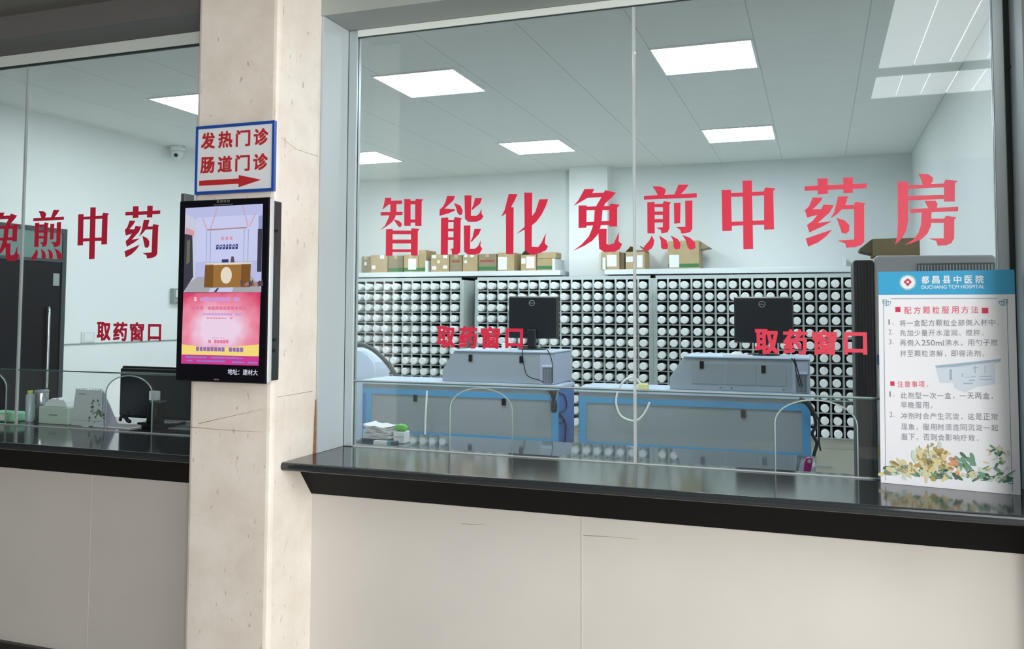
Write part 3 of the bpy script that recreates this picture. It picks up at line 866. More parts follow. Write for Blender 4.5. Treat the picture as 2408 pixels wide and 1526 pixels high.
for i in range(150):
    q = rnd.random(); x = 165 + 650 * q
    base = 1240 + 25 * q
    leaf(x, base - abs(rnd.gauss(0, 26)), rnd.uniform(10, 34), rnd.uniform(4, 11), rnd.uniform(-0.7, 0.9), rnd.choice((3, 3, 4, 5, 4, 5, 0)), 1 + i % 5)
for i in range(90):
    leaf(rnd.gauss(420, 45), rnd.gauss(1165, 38), rnd.uniform(12, 34), rnd.uniform(7, 16), rnd.uniform(0, 3.1), rnd.choice((0, 0, 0, 1, 5)), 3 + i % 6)
for i in range(40):
    leaf(rnd.gauss(265, 40), rnd.gauss(1215, 22), rnd.uniform(12, 30), rnd.uniform(5, 11), rnd.uniform(0.2, 1.2), rnd.choice((0, 5, 1, 5)), 3 + i % 6)
for i in range(20):
    leaf(rnd.gauss(530, 20), rnd.gauss(1188, 16), rnd.uniform(10, 22), rnd.uniform(6, 11), rnd.uniform(0, 3.1), rnd.choice((2, 2, 0)), 6 + i % 4)
for i in range(16):
    leaf(rnd.gauss(590, 32), rnd.gauss(1195, 24), rnd.uniform(14, 30), rnd.uniform(6, 12), rnd.uniform(0.3, 1.2), rnd.choice((3, 3, 4)), 4 + i % 4)
for i in range(22):
    leaf(rnd.gauss(750, 34), rnd.gauss(1130, 30), rnd.uniform(7, 20), rnd.uniform(4, 8), rnd.uniform(0, 3.1), rnd.choice((0, 5, 3, 4)), 2 + i % 4)
for i in range(7):
    leaf(rnd.uniform(310, 480), rnd.uniform(1080, 1130), rnd.uniform(6, 14), rnd.uniform(2, 5), rnd.uniform(0, 3.1), rnd.choice((1, 4)), 9)
pbuild(b, 'flower_painting', [M['print_cream'], M['print_tan'], M['print_orange'], M['print_green'], M['print_green_dark'], M['print_pale']])

# ------------------------------------------------------------------ pharmacy ceiling lights
for iy, y in enumerate((5.03, 7.43)):
    for ix, x in enumerate((-4.645, -2.785, -0.93)):
        where = (('front row of the pharmacy ceiling, half hidden by the column' , 'front row, above the first red characters', 'front row, right of the glass joint')[ix] if iy == 0 else
                 ('back row, cut by the left window jamb', 'back row, in the middle of the ceiling', 'back row, right of the glass joint')[ix])
        t = thing('ceiling_light', 'glowing square ceiling panel light, ' + where, 'ceiling light', (x + 0.3, y + 0.3, CEIL), 0, 'square ceiling panel lights of the pharmacy')
        b = MB()
        for x0, x1, y0, y1 in ((0, 0.6, 0, 0.014), (0, 0.6, 0.586, 0.6), (0, 0.014, 0.014, 0.586), (0.586, 0.6, 0.014, 0.586)):
            b.box(x + x0, x + x1, y + y0, y + y1, CEIL - 0.008, CEIL)
        b.build('frame', M['panel_frame'], t)
        pbox('diffuser', M['led'], x + 0.014, x + 0.586, y + 0.014, y + 0.586, CEIL - 0.006, CEIL - 0.001, t)

# ------------------------------------------------------------------ bottle racks
PITCH, RPITCH, ROW0 = 0.1129, 0.1125, 1.935
NC, NR = 16, 13
RY0, RY1 = 8.4, 8.71
RACKS = [('left', -5.300, 'left-hand'), ('middle', -3.300, 'middle'), ('right', -1.428, 'right-hand')]


def rack(first_x, label):
    x0, x1 = first_x - PITCH / 2 - 0.012, first_x + PITCH * (NC - 0.5) + 0.012
    zt = ROW0 + 0.012 + RPITCH / 2
    zb = zt - RPITCH * NR
    t = thing('bottle_rack', label, 'rack', ((x0 + x1) / 2, 8.55, 0), 0, 'white bottle racks along the back wall')
    b = MB()
    b.box(x0 - 0.02, x0 + 0.004, RY0 + 0.004, RY1, 0, zt + 0.03); b.box(x1 - 0.004, x1 + 0.02, RY0 + 0.004, RY1, 0, zt + 0.03)
    b.box(x0 - 0.02, x1 + 0.02, RY0 + 0.004, RY1, zt + 0.004, zt + 0.03)
    b.build('carcass', M['rack_metal'], t)
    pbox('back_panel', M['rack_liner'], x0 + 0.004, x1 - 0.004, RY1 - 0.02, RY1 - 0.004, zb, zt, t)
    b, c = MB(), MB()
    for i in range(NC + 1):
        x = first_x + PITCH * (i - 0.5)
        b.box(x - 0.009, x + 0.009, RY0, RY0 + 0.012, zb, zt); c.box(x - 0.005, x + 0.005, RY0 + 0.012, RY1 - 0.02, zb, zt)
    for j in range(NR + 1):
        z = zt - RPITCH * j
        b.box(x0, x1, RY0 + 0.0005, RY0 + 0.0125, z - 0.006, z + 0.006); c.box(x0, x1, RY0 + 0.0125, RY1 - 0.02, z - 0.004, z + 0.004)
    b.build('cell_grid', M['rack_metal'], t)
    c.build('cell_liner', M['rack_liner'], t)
    b = MB(); b.box(x0 - 0.02, x1 + 0.02, RY0, RY1, 0.0, zb - 0.008); b.build('base_cabinet', M['rack_base'], t)
    w = (x1 - x0) / 3
    for k in range(3):
        o = pbox('drawer', M['rack_base'], x0 + k * w + 0.006, x0 + (k + 1) * w - 0.006, RY0 - 0.014, RY0 - 0.001, 0.08, 0.445, t, 0.003)
        pbox('handle', M['trim_grey'], x0 + (k + 0.4) * w, x0 + (k + 0.6) * w, RY0 - 0.024, RY0 - 0.014, 0.28, 0.292, o)
    return t


for key, fx, word in RACKS:
    rack(fx, word + {'left': ' grey rack of white bottles, partly behind the window jamb', 'middle': ' grey rack of white bottles, behind the left monitor', 'right': ' grey rack of white bottles, behind the right monitor'}[key])

# white capped bottles lying in the cells: three scribbled caps, one body
b = MB(); b.lathe([(0.0, 0.215), (0.028, 0.215), (0.034, 0.205), (0.035, 0.06), (0.030, 0.048), (0.029, 0.04)], (0, 0, 0), 'y', 18)
body_proto = b.build('bottle_body_shape', M['white_plastic']); body_me = body_proto.data
cap_me = []
for k in range(6):
    r2 = random.Random(40 + k)
    b = MB()
    b.lathe([(0.0, 0.0), (0.033, 0.0), (0.0365, 0.0035), (0.037, 0.036), (0.034, 0.043), (0.0, 0.043)], (0, 0, 0), 'y', 20)
    b.lathe([(0.0295, -0.0012), (0.0315, -0.0014), (0.0322, 0.0)], (0, 0, 0), 'y', 20)
    a = r2.uniform(-1.0, 1.0)
    ca, sa = math.cos(a), math.sin(a)
    for q in range(3 + k % 2):                   # pencilled drug name, too small to read
        u0 = -0.017 + q * 0.011; w0 = 0.0045 + r2.random() * 0.004; h = r2.uniform(0.004, 0.009); sh = r2.uniform(-0.003, 0.003)
        for (xa, za, xb, zb2) in ((u0, sh + h * 0.4, u0 + w0, sh + h * 0.4 + 0.0018), (u0 + w0 * 0.4, sh - h * 0.6, u0 + w0 * 0.4 + 0.002, sh + h), (u0, sh - h * 0.5, u0 + w0, sh - h * 0.5 + 0.0016)):
            pts = [(xa, za), (xb, za), (xb, zb2), (xa, zb2)]
            b.add([(x * ca - z * sa, -0.0004, x * sa + z * ca) for x, z in pts], [(0, 1, 2, 3)], 1)
    o = b.build('cap_shape', [M['bottle_cap'], M['ink']]); cap_me.append(o.data); bpy.data.objects.remove(o)
bpy.data.objects.remove(body_proto)

# boxes that hide bottles from the photograph's viewpoint
HIDERS = [(-3.48, -1.83, 6.2, 6.645, 0, 1.12), (-1.62, -0.06, 6.2, 6.645, 0, 1.11), (-2.74, -1.895, 6.3, 6.8, 1.1, 1.372), (-2.82, -1.895, 6.3, 6.8, 1.1, 1.2), (-0.94, -0.067, 6.3, 6.8, 1.1, 1.36), (-1.02, -0.067, 6.3, 6.8, 1.1, 1.24),
          (-2.371, -1.95, 6.6, 6.63, 1.459, 1.798), (-0.592, -0.17, 6.6, 6.63, 1.45, 1.79), (0.165, 0.8, 4.6, 5.0, 0, 1.955), (-2.395, -1.945, 2.865, 3.43, 0, 3.5),
          (-2.0, 0.69, 2.93, 3.47, 1.0, 1.076), (-2.45, -0.02, 3.48, 4.6, 0.9, 0.96), (0.195, 0.64, 3.2, 3.4, 1.07, 1.82), (-7, -2.4, 2.93, 3.85, 1.0, 1.076)]


def hidden(p):
    for bx in HIDERS:
        t0, t1 = 0.0, 0.999
        for a in range(3):
            d = p[a] - EYE[a]
            lo_, hi_ = bx[a * 2], bx[a * 2 + 1]
            if abs(d) < 1e-9:
                if EYE[a] < lo_ or EYE[a] > hi_:
                    t1 = -1
                continue
            ta, tb = (lo_ - EYE[a]) / d, (hi_ - EYE[a]) / d
            t0, t1 = max(t0, min(ta, tb)), min(t1, max(ta, tb))
        if t0 < t1:
            return True
    return False


ORD = ['first', 'second', 'third', 'fourth', 'fifth', 'sixth', 'seventh', 'eighth', 'ninth', 'tenth', 'eleventh', 'twelfth', 'thirteenth', 'fourteenth', 'fifteenth', 'sixteenth']
cells = []
for key, fx, word in RACKS:
    for j in range(NR):
        for i in range(NC):
            y = 8.33 + random.uniform(-0.012, 0.012) - (0.02 if random.random() < 0.12 else 0)
            p = (fx + i * PITCH + random.uniform(-0.005, 0.005), y, ROW0 - j * RPITCH + random.uniform(0.0, 0.003) + 0.002)
            yaw, pit = random.uniform(-0.025, 0.025), random.uniform(-0.004, 0.004)
            shown = not all(hidden((p[0] + dx, p[1], p[2] + dz)) for dx, dz in ((0, 0), (0.03, 0), (-0.03, 0), (0, 0.03), (0, -0.03)))
            u = (Vector(p) - EYE)
            in_frame = -0.62 < u.dot(RIGHT) / u.dot(FWD) < 0.6
            cells.append((not (shown and in_frame), u.length, p, yaw, pit, word, i, j))
cells.sort(key=lambda c: (c[0], c[1]))
print('bottles shown:', sum(1 for c in cells if not c[0]), 'of', len(cells))
N_SINGLE = min(310, sum(1 for c in cells if not c[0]))
b0 = bpy.data.objects.new('granule_bottle', body_me)
c0 = bpy.data.objects.new('cap', cap_me[0])
rest = MB()
caps_v = None
for n, (off, dist, p, yaw, pit, word, i, j) in enumerate(cells):
    if n < N_SINGLE:
        o = b0 if n == 0 else b0.copy()
        c = c0 if n == 0 else c0.copy()
        COL.objects.link(o); COL.objects.link(c)
        c.data = cap_me[(i * 7 + j * 5 + n) % 6]
        c.parent = o
        o.location = p; o.rotation_euler = (pit, 0, yaw)
        tag(o, 'white-capped bottle %s from the left in the %s row down of the %s rack' % (ORD[i], ORD[j], word), 'bottle', 'white-capped bottles lying in the racks')
    else:
        mt = Matrix.Translation(p) @ Matrix.Rotation(yaw, 4, 'Z') @ Matrix.Rotation(pit, 4, 'X')
        for me in (body_me, cap_me[(i * 7 + j * 5 + n) % 6]):
            rest.add([mt @ v.co for v in me.vertices], [list(q.vertices) for q in me.polygons if q.material_index == 0], 0, True)
o = rest.build('stored_bottles', M['white_plastic'])
tag(o, 'remaining white bottles of the racks, mostly hidden behind machines, monitors and column', 'bottles')
o['kind'] = 'stuff'

# ------------------------------------------------------------------ wall shelf with cartons above the racks
for nm, x0, x1, ends, lab in (('a', -5.3, -2.56, (-4.1, -2.62), 'white wall shelf left of the back pillar, carrying a long row of cartons'),
                              ('b', -2.085, 0.30, (-2.075, 0.255), 'white wall shelf right of the back pillar with three spaced cartons')):
    t = thing('wall_shelf', lab, 'shelf', ((x0 + x1) / 2, 9.15, 2.06))
    pbox('board', M['shelf_white'], x0, x1, 8.75, 9.149, 2.062, 2.115, t, 0.003)
    for e in ends:
        pbox('end_bracket', M['shelf_white'], e - 0.03, e, 8.752, 9.1, 2.116, 2.24, t)

CT = [  # left, right (pixels of the photograph on the carton's own front plane), top, tone, labels, extras, description
    (850, 870, 603, 1, [(857, 616, 862, 624)], '', 'small dull cardboard carton at the far left end of the shelf, beside the window jamb'),
    (871, 911, 600, 0, [(894, 600, 904, 609), (875, 624, 883, 633)], '', 'plain cardboard carton with two white stickers, second from the left on the shelf'),
    (913, 947, 601, 1, [], 'g', 'dull brown carton with green base band between stickered carton and white-sheet carton'),
    (949, 984, 599, 0, [(960, 608, 979, 634)], 'g', 'cardboard carton with a torn white sheet, below the first red character'),
    (985, 1002, 588, 0, [], 'g', 'narrow tall carton just left of the first shelf bracket'),
    (1013, 1056, 598, 0, [(1016, 600, 1026, 607), (1042, 600, 1052, 607), (1029, 612, 1034, 619), (1016, 626, 1026, 634), (1042, 624, 1052, 632)], '', 'cardboard carton with five small white stickers, right of the first shelf bracket'),
    (1058, 1086, 600, 1, [], 'r', 'dull brown printed carton between two stickered cartons'),
    (1088, 1123, 598, 0, [(1092, 599, 1099, 605), (1106, 599, 1114, 605), (1092, 612, 1098, 619)], '', 'cardboard carton with three small stickers below the second red character'),
    (1125, 1167, 597, 1, [], 'gr', 'brown printed carton with green base, between stickered carton and white-sheet carton'),
    (1170, 1209, 594, 0, [(1171, 604, 1192, 634)], '', 'cardboard carton with white sheet on its left half, below the third red character'),
    (1225, 1261, 599, 0, [(1226, 607, 1236, 620), (1238, 603, 1257, 631)], 'f', 'open-topped carton with white sheet, below the right side of the third red character'),
    (1263, 1300, 594, 0, [], 'gh', 'cardboard carton with green base at the right end of the left shelf'),
    (1413, 1456, 592, 0, [(1427, 599, 1450, 627)], 's', 'cardboard carton with white sheet at the left end of the right shelf'),
    (1471, 1516, 592, 0, [(1472, 603, 1488, 616), (1498, 600, 1511, 629)], 'f', 'open carton with white papers behind the glass joint on the right shelf'),
    (1571, 1644, 566, 0, [(1574, 599, 1597, 629)], 'wg', 'biggest cardboard carton on the right shelf, flap open to the right'),
]
for u0, u1, vt, tone, labs, ex, desc in CT:
    y = 8.78
    x0, x1 = sight(u0, 620, y).x, sight(u1, 620, y).x
    z0, z1 = 2.1155, sight((u0 + u1) / 2, vt, y).z
    t = thing('carton', desc, 'carton', ((x0 + x1) / 2, y + 0.13, z0), 0, 'cardboard cartons on the wall shelf')
    cm = M['cardboard_dull' if tone else 'cardboard']
    b = MB(); b.box(x0, x1, y, y + 0.27, z0, z1); b.build('box', cm, t, 0.003)
    xm = (x0 + x1) / 2
    pbox('tape', M['tape'], xm - 0.02, xm + 0.02, y - 0.0008, y + 0.27, z1 - 0.035, z1 + 0.0006, t)
    for a, c, d_, e in labs:
        p0, p1 = sight(a, e, y), sight(d_, c, y)
        pbox('sticker', M['paper'], p0.x, p1.x, y - 0.0025, y - 0.001, max(p0.z, z0 + 0.004), p1.z, t)
    if 'g' in ex:
        pbox('printed_band', M['carton_green'], x0 + 0.002, x1 - 0.002, y - 0.0006, y, z0 + 0.012, z0 + 0.05, t)
    if 'r' in ex:
        pbox('printed_band', M['carton_red'], x0 + 0.02, x1 - 0.02, y - 0.0006, y, z0 + 0.10, z0 + 0.125, t)
    if 's' in ex:
        pbox('side_shade', M['cardboard_inside_shade'], x1 + 0.001, x1 + 0.05, y + 0.03, y + 0.22, z0 + 0.001, z1 - 0.01, t)  # added dark block paints the carton's shaded side
    if 'f' in ex:
        for s_, c_ in ((x0, -1), (x1, 1)):
            b = MB(); b.prism([(s_, z1), (s_ + c_ * 0.004, z1), (s_ - c_ * 0.05, z1 + 0.06), (s_ - c_ * 0.055, z1 + 0.058)], y + 0.01, y + 0.26); b.build('flap', M['cardboard_inside_shade'], t)
        b = MB(); b.prism([(y + 0.26, z1), (y + 0.264, z1), (y + 0.3, z1 + 0.035), (y + 0.296, z1 + 0.037)], x0 + 0.01, x1 - 0.01, 'x'); b.build('flap', M['cardboard_dull'], t)
    if 'h' in ex:
        b = MB(); b.box(x0 + 0.01, x1 + 0.035, y - 0.008, y + 0.2, z1 - 0.06, z1 + 0.003); b.build('lid', M['cardboard'], t, 0.003)
    if 'w' in ex:
        b = MB(); b.prism([(x1 - 0.004, z1), (x1 + 0.1, z1 - 0.068), (x1 + 0.098, z1 - 0.073), (x1, z1 - 0.09), (x1, z1 - 0.004)], y + 0.02, y + 0.25); b.build('flap', M['cardboard_dull'], t)

# ------------------------------------------------------------------ dispensing machines
def machine(x0, x1, ux0, ux1, zt, ut, side, label, latches, low_latches):
    """Low blue-framed cabinet with a grey sloping upper unit."""
    y0, y1, uy0, uy1 = 6.2, 6.64, 6.3, 6.78
    t = thing('dispensing_machine', label, 'machine', ((x0 + x1) / 2, 6.42, 0))
    pbox('cabinet', M['machine_grey'], x0 + 0.004, x1 - 0.012, y0 + 0.012, y1, 0, zt - 0.03, t)
    pbox('side_panel', M['machine_blue_side'], x1 - 0.012, x1, y0 + 0.012, y1, 0, zt - 0.03, t, 0.002)
    pbox('side_panel', M['machine_blue_side'], x0 - 0.008, x0 + 0.004, y0 + 0.012, y1, 0, zt - 0.03, t, 0.002)
    pbox('table_top', M['machine_top'], x0 - 0.012, x1 + 0.004, y0 - 0.012, y1 + 0.01, zt - 0.03, zt, t, 0.005)
    f = MB()
    zs, zb = zt - 0.065, 0.685
    bx = 0.03 if x0 < -3 else 0.0
    if bx:
        pbox('corner_strip', M['machine_blue_side'], x0, x0 + bx, y0 + 0.001, y0 + 0.012, zb + 0.044, zs - 0.042, t)
    for a, b_, c, d_ in ((x0, x1, zs - 0.042, zs), (x0, x1, zb, zb + 0.044), (x0 + bx, x0 + bx + 0.054, zb + 0.044, zs - 0.042), (x1 - 0.052, x1, zb + 0.044, zs - 0.042)):
        f.box(a, b_, y0 - 0.004, y0 + 0.012, c, d_)
    f.build('front_frame', M['machine_blue'], t)
    pbox('front_panel', M['panel_grey'], x0 + 0.054 + bx, x1 - 0.052, y0 + 0.003, y0 + 0.012, zb + 0.044, zs - 0.042, t)
    pbox('lower_door', M['panel_grey'], x0 + 0.01, x1 - 0.01, y0 + 0.004, y0 + 0.012, 0.1, zb - 0.004, t)
    pbox('top_strip', M['panel_grey'], x0, x1, y0 + 0.002, y0 + 0.012, zs, zt - 0.03, t)
    for lx, lz in low_latches:
        pbox('latch', M['latch_black'], lx - 0.016, lx + 0.016, y0 - 0.008, y0 + 0.004, lz - 0.026, lz + 0.026, t, 0.003)
    b = MB(); b.prism([(ux0, zt + 0.0005), (ux1, zt + 0.0005), (ux1, ut), (ux0 + 0.1, ut), (ux0, ut - 0.145)], uy0, uy1, 'y')
    u = b.build('upper_unit', M['machine_grey'], t, 0.006)
    pbox('end_panel', M['machine_side'], ux1 + 0.0005, ux1 + 0.004, uy0 + 0.008, uy1 - 0.006, zt + 0.004, ut - 0.008, u)
    b = MB(); b.box(ux0 + 0.1, ux1 + 0.006, uy0 - 0.012, uy1 + 0.006, ut + 0.0005, ut + 0.014); b.build('lid', M['machine_top'], u, 0.004)
    for lx, lz in latches:
        pbox('latch', M['latch_black'], lx - 0.015, lx + 0.015, uy0 - 0.01, uy0 + 0.001, lz - 0.027, lz + 0.027, u, 0.003)
    sx = ux1 - 0.108
    pbox('service_panel', M['machine_side'], sx, ux1 - 0.006, uy0 - 0.004, uy0 - 0.0005, zt + 0.004, ut - 0.012, u)
    g = pbox('vent', M['vent_dark'], sx + 0.022, ux1 - 0.012, uy0 - 0.008, uy0 - 0.0042, zt + 0.01, zt + 0.125, u)
    b = MB()
    for k in range(8):
        x = sx + 0.026 + k * 0.009
        b.box(x, x + 0.003, uy0 - 0.0105, uy0 - 0.0082, zt + 0.014, zt + 0.12)
    b.build('louver', M['machine_grey'], g)
    pbox('vent_ledge', M['machine_top'], sx + 0.018, ux1 - 0.01, uy0 - 0.012, uy0 - 0.0042, zt + 0.135, zt + 0.15, u)
    return t, u


mL, uL = machine(-3.47, -1.828, -2.816, -1.895, 1.122, 1.36, 0, 'left grey dispensing machine with blue-framed front, behind the first arch opening', [(-2.573, 1.31), (-2.152, 1.308)], [(-3.0, 0.992), (-2.258, 0.99)])
mR, uR = machine(-1.668, -0.062, -1.02, -0.067, 1.118, 1.35, 0, 'right grey dispensing machine with blue-framed front, right of the glass joint', [(-0.79, 1.299), (-0.366, 1.279)], [(-0.498, 0.975)])
for x0, x1, z0, z1 in ((-0.62, -0.415, 1.165, 1.312), (-0.402, -0.215, 1.165, 1.315), (-0.86, -0.64, 1.165, 1.312)):
    pbox('access_panel', M['panel_grey'], x0, x1, 6.2965, 6.2995, z0, z1, uR, 0.0015)
for x in (-0.66, -0.585, -0.235):
    b = MB(); b.lathe([(0.006, -0.008), (0.006, 0)], (x, 6.3, 1.14), 'y', 10); b.build('bolt', M['chrome'], uR)

# monitors on top of the machines, backs to the glass
def monitor(x0, x1, z0, z1, zbase, label):
    xc, w = (x0 + x1) / 2, x1 - x0
    t = thing('monitor', label, 'monitor', (xc, 6.62, zbase))
    b = MB(); b.box(x0, x1, 6.622, 6.64, z0, z1); b.build('bezel', M['monitor_edge'], t, 0.006)
    b = MB(); b.prism([(x0 + 0.004, z0 + 0.004), (x1 - 0.004, z0 + 0.004), (x1 - 0.004, z1 - 0.004), (x0 + 0.004, z1 - 0.004)], 6.6, 6.622); b.build('back_cover', M['monitor_black'], t, 0.008)
    pbox('screen', M['black_gloss'], x0 + 0.015, x1 - 0.015, 6.6402, 6.6412, z0 + 0.018, z1 - 0.015, t)
    b = MB()
    ring = [(xc - 0.008 + 0.023 * math.cos(a * PI / 14), 6.5975, z1 - 0.055 + 0.021 * math.sin(a * PI / 14)) for a in range(28)]
    b.tube(ring, 0.0028, 6, closed=True)
    write(b, 'DELL', xc - 0.027, xc + 0.011, z1 - 0.0605, z1 - 0.0495, 6.5965, 0.03)
    b.build('logo', M['logo_silver'], t)
    b = MB(); b.prism([(xc - 0.035, zbase + 0.012), (xc + 0.035, zbase + 0.012), (xc + 0.035, z0 + 0.075), (xc - 0.035, z0 + 0.075)], 6.565, 6.5995); b.build('neck', M['monitor_black'], t, 0.006)
    b = MB(); b.lathe([(0.0, 0.0), (0.115, 0.0), (0.115, 0.006), (0.1, 0.011), (0.0, 0.013)], (xc, 6.585, zbase), 'z', 32); b.build('base', M['monitor_edge'], t)
    return t


monitor(-2.371, -1.95, 1.459, 1.798, 1.3745, 'black monitor seen from behind on the left dispensing machine')
monitor(-0.592, -0.17, 1.45, 1.79, 1.3645, 'black monitor seen from behind on the right dispensing machine')

b = MB(); b.box(-2.321, -2.257, 6.31, 6.36, 1.3745, 1.432); tag(b.build('small_box', M['paper'], None, 0.003), 'small white box on the left dispensing machine beside the monitor foot', 'box')
t = thing('mouse', 'white computer mouse on the right dispensing machine left of the monitor', 'mouse', (-0.55, 6.4, 1.3645))
b = MB(); b.lathe([(0.0, 0.0), (0.04, 0.0), (0.044, 0.012), (0.034, 0.026), (0.012, 0.032), (0.0, 0.032)], (-0.55, 6.37, 1.3645), 'z', 20); b.build('shell', M['hose_white'], t)
pbox('wheel', M['vent_dark'], -0.552, -0.548, 6.345, 6.36, 1.394, 1.398, t)
b = MB(); b.box(-0.64, -0.44, 6.31, 6.33, 1.3645, 1.376); tag(b.build('paper_strip', M['paper'], None, 0.002), 'white paper strip lying along the front of the right machine top', 'paper')

# white hoses hanging on the cabinet fronts
def hang(name, label, cat, pts, r, m, seg=8, y=6.15, smooth=6):
    P = [Vector(q) if len(q) == 3 else sight(q[0], q[1], y) for q in pts]
    out = []
    for i in range(len(P) - 1):                # Catmull-Rom
        p0, p1, p2, p3 = P[max(i - 1, 0)], P[i], P[i + 1], P[min(i + 2, len(P) - 1)]
        for k in range(smooth):
            s = k / smooth
            out.append(0.5 * ((2 * p1) + (p2 - p0) * s + (2 * p0 - 5 * p1 + 4 * p2 - p3) * s * s + (3 * p1 - p0 - 3 * p2 + p3) * s ** 3))
    out.append(P[-1])
    b = MB(); b.tube(out, r, seg)
    o = b.build(name, m)
    return tag(o, label, cat) if label else o


t = thing('hose', 'white hose looping in front of the right dispensing machine', 'hose', (-1.25, 6.15, 1.1))
o = hang('tube', None, None, [(1512, 912), (1506, 902), (1492, 888), (1470, 893), (1453, 920), (1449, 950), (1459, 976), (1480, 988), (1500, 987), (1516, 970), (1528, 946)], 0.0075, M['hose_white'], 10, 6.165)
o.parent = t; o.matrix_parent_inverse = ROOT_MATRIX[t.name].inverted()
b = MB(); q = sight(1510, 908, 6.165); b.box(q.x - 0.03, q.x + 0.045, 6.14, 6.19, 1.1185, 1.165); b.build('tape_wrap', M['tape_yellow'], t, 0.008)
hang('hose', 'straight white hose hanging down the front of the left dispensing machine', 'hose', [(1004, 919), (1003, 940), (1001, 975), (1000, 1010), (999, 1032)], 0.008, M['hose_white'], 10, 6.172)

# machine at the left edge of the window with a dark hose
t = thing('powder_hopper', 'white floor-standing hopper with a dark grey hose beside the left window jamb', 'machine', (-3.75, 6.8, 0))
b = MB(); b.prism([(-3.95, 0), (-3.62, 0), (-3.62, 1.17), (-3.635, 1.23), (-3.69, 1.29), (-3.75, 1.325), (-3.95, 1.345)], 6.68, 6.95); b.build('body', M['machine_top'], t, 0.008)
o = hang('hose', None, None, [(838, 812), (856, 812), (880, 824), (902, 844), (920, 866), (936, 890)], 0.019, M['hose_dark'], 12, 6.67)
o.parent = t; o.matrix_parent_inverse = ROOT_MATRIX[t.name].inverted()

# cables
hang('power_cable', 'thin black cable from the left monitor across its machine front', 'cable', [(1229, 822), (1229, 838), (1232, 856), (1238, 880), (1251, 889), (1269, 894), (1277, 899)], 0.0035, M['cable_black'], 6, 6.26)
hang('power_cable', 'black cable down over the vent of the left machine', 'cable', [(1287, 822), (1294, 836), (1299, 856), (1299, 880), (1299, 900)], 0.0035, M['cable_black'], 6, 6.25)
t = thing('power_adapter', 'black cable bundle and adapter hanging at the right end of the left machine', 'adapter', (-1.84, 6.15, 0.95))
b = MB(); b.tube([sight(1300, 918, 6.14), sight(1301, 930, 6.14), sight(1302, 940, 6.14)], [0.035, 0.02, 0.012], 10); b.build('cable_knot', M['cable_black'], t)
b = MB(); q = sight(1303, 955, 6.155); b.lathe([(0.006, -0.05), (0.02, -0.04), (0.024, 0), (0.018, 0.04), (0.006, 0.05)], (q.x, q.y, q.z), 'z', 14); b.build('adapter_body', M['cable_black'], t)
sx = -1.822
def on_side(u, v):
    d = RIGHT * ((u - PPX) / FOCAL) - UP * ((v - PPY) / FOCAL) + FWD
    return tuple(EYE + d * (sx / d.x))
hang('power_cable', 'looped black cable on the blue side of the left machine', 'cable', [on_side(*q) for q in ((1315, 924), (1326, 928), (1332, 945), (1331, 962), (1316, 972), (1324, 982), (1331, 1000), (1330, 1020), (1329, 1042))], 0.005, M['cable_black'])
hang('power_cable', 'short coiled black cable low on the blue side of the left machine', 'cable', [on_side(*q) for q in ((1315, 978), (1325, 984), (1324, 994), (1316, 995))], 0.005, M['cable_black'])
hang('power_cable', 'black cable from the right monitor down the right machine vent', 'cable', [(1861, 842), (1869, 855), (1873, 880), (1877, 895), (1880, 908)], 0.004, M['cable_black'], 6, 6.25)
hang('power_cable', 'second black cable alongside it over the right machine vent', 'cable', [(1868, 843), (1873, 860), (1881, 890), (1883, 897), (1887, 909)], 0.004, M['cable_black'], 6, 6.25)
hang('power_cable', 'thick black cable bundle dangling off the right end of the right machine', 'cable', [(1880, 938), (1900, 950), (1913, 972), (1918, 1000), (1910, 1020), (1921, 1042), (1914, 1070), (1912, 1104)], [0.016] * 12 + [0.011] * 31, M['cable_black'], 8, 6.14)
hang('power_cable', 'loose black cable loop beside the thick bundle at the right machine', 'cable', [(1886, 940), (1908, 962), (1924, 985), (1926, 1010), (1926, 1040), (1930, 1060)], 0.006, M['cable_black'], 8, 6.09)

# ------------------------------------------------------------------ floor-standing air conditioner
t = thing('air_conditioner', 'tall grey floor-standing air conditioner behind the notice poster', 'air conditioner', (0.48, 4.8, 0))
b = MB(); b.prism([(0.262, 0), (0.8, 0), (0.8, 1.93), (0.785, 1.95), (0.28, 1.955), (0.262, 1.945)], 4.6, 4.98); b.build('body', M['conditioner_body'], t, 0.01)
b = MB(); b.prism([(0.167, 0), (0.261, 0), (0.261, 1.935), (0.167, 1.935)], 4.602, 4.96); o = b.build('side_column', M['conditioner_side'], t, 0.012)
b = MB()
for k in range(6):
    b.box(0.174 + k * 0.0145, 0.18 + k * 0.0145, 4.597, 4.608, 0.1, 1.925)
b.build('rib', M['conditioner_side'], o)
o = pbox('outlet_grille', M['conditioner_vent'], 0.455, 0.788, 4.594, 4.6, 1.62, 1.913, t, 0.002)
b = MB()
for k in range(24):
    b.box(0.46 + k * 0.0136, 0.466 + k * 0.0136, 4.59, 4.5938, 1.63, 1.905)
b.build('louver', M['conditioner_body'], o)
pbox('energy_label', M['blue_print'], 0.268, 0.33, 4.592, 4.594, 1.42, 1.47, t)
pbox('energy_label', M['paper'], 0.268, 0.33, 4.592, 4.594, 1.3, 1.4, t)
pbox('energy_label', M['lime'], 0.268, 0.3, 4.592, 4.594, 0.98, 1.03, t)
t = thing('carton', 'cardboard carton lying on top of the tall air conditioner', 'carton', (0.37, 4.75, 1.9555))
b = MB(); b.box(0.262, 0.478, 4.68, 4.9, 1.9555, 2.045); b.build('box', M['cardboard'], t, 0.003)
pbox('tape', M['tape'], 0.35, 0.39, 4.679, 4.9, 2.02, 2.0456, t)
b = MB(); b.prism([(0.262, 2.043), (0.258, 2.043), (0.2, 1.995), (0.205, 1.985), (0.262, 1.97)], 4.69, 4.88); b.build('flap', M['cardboard_dull'], t)

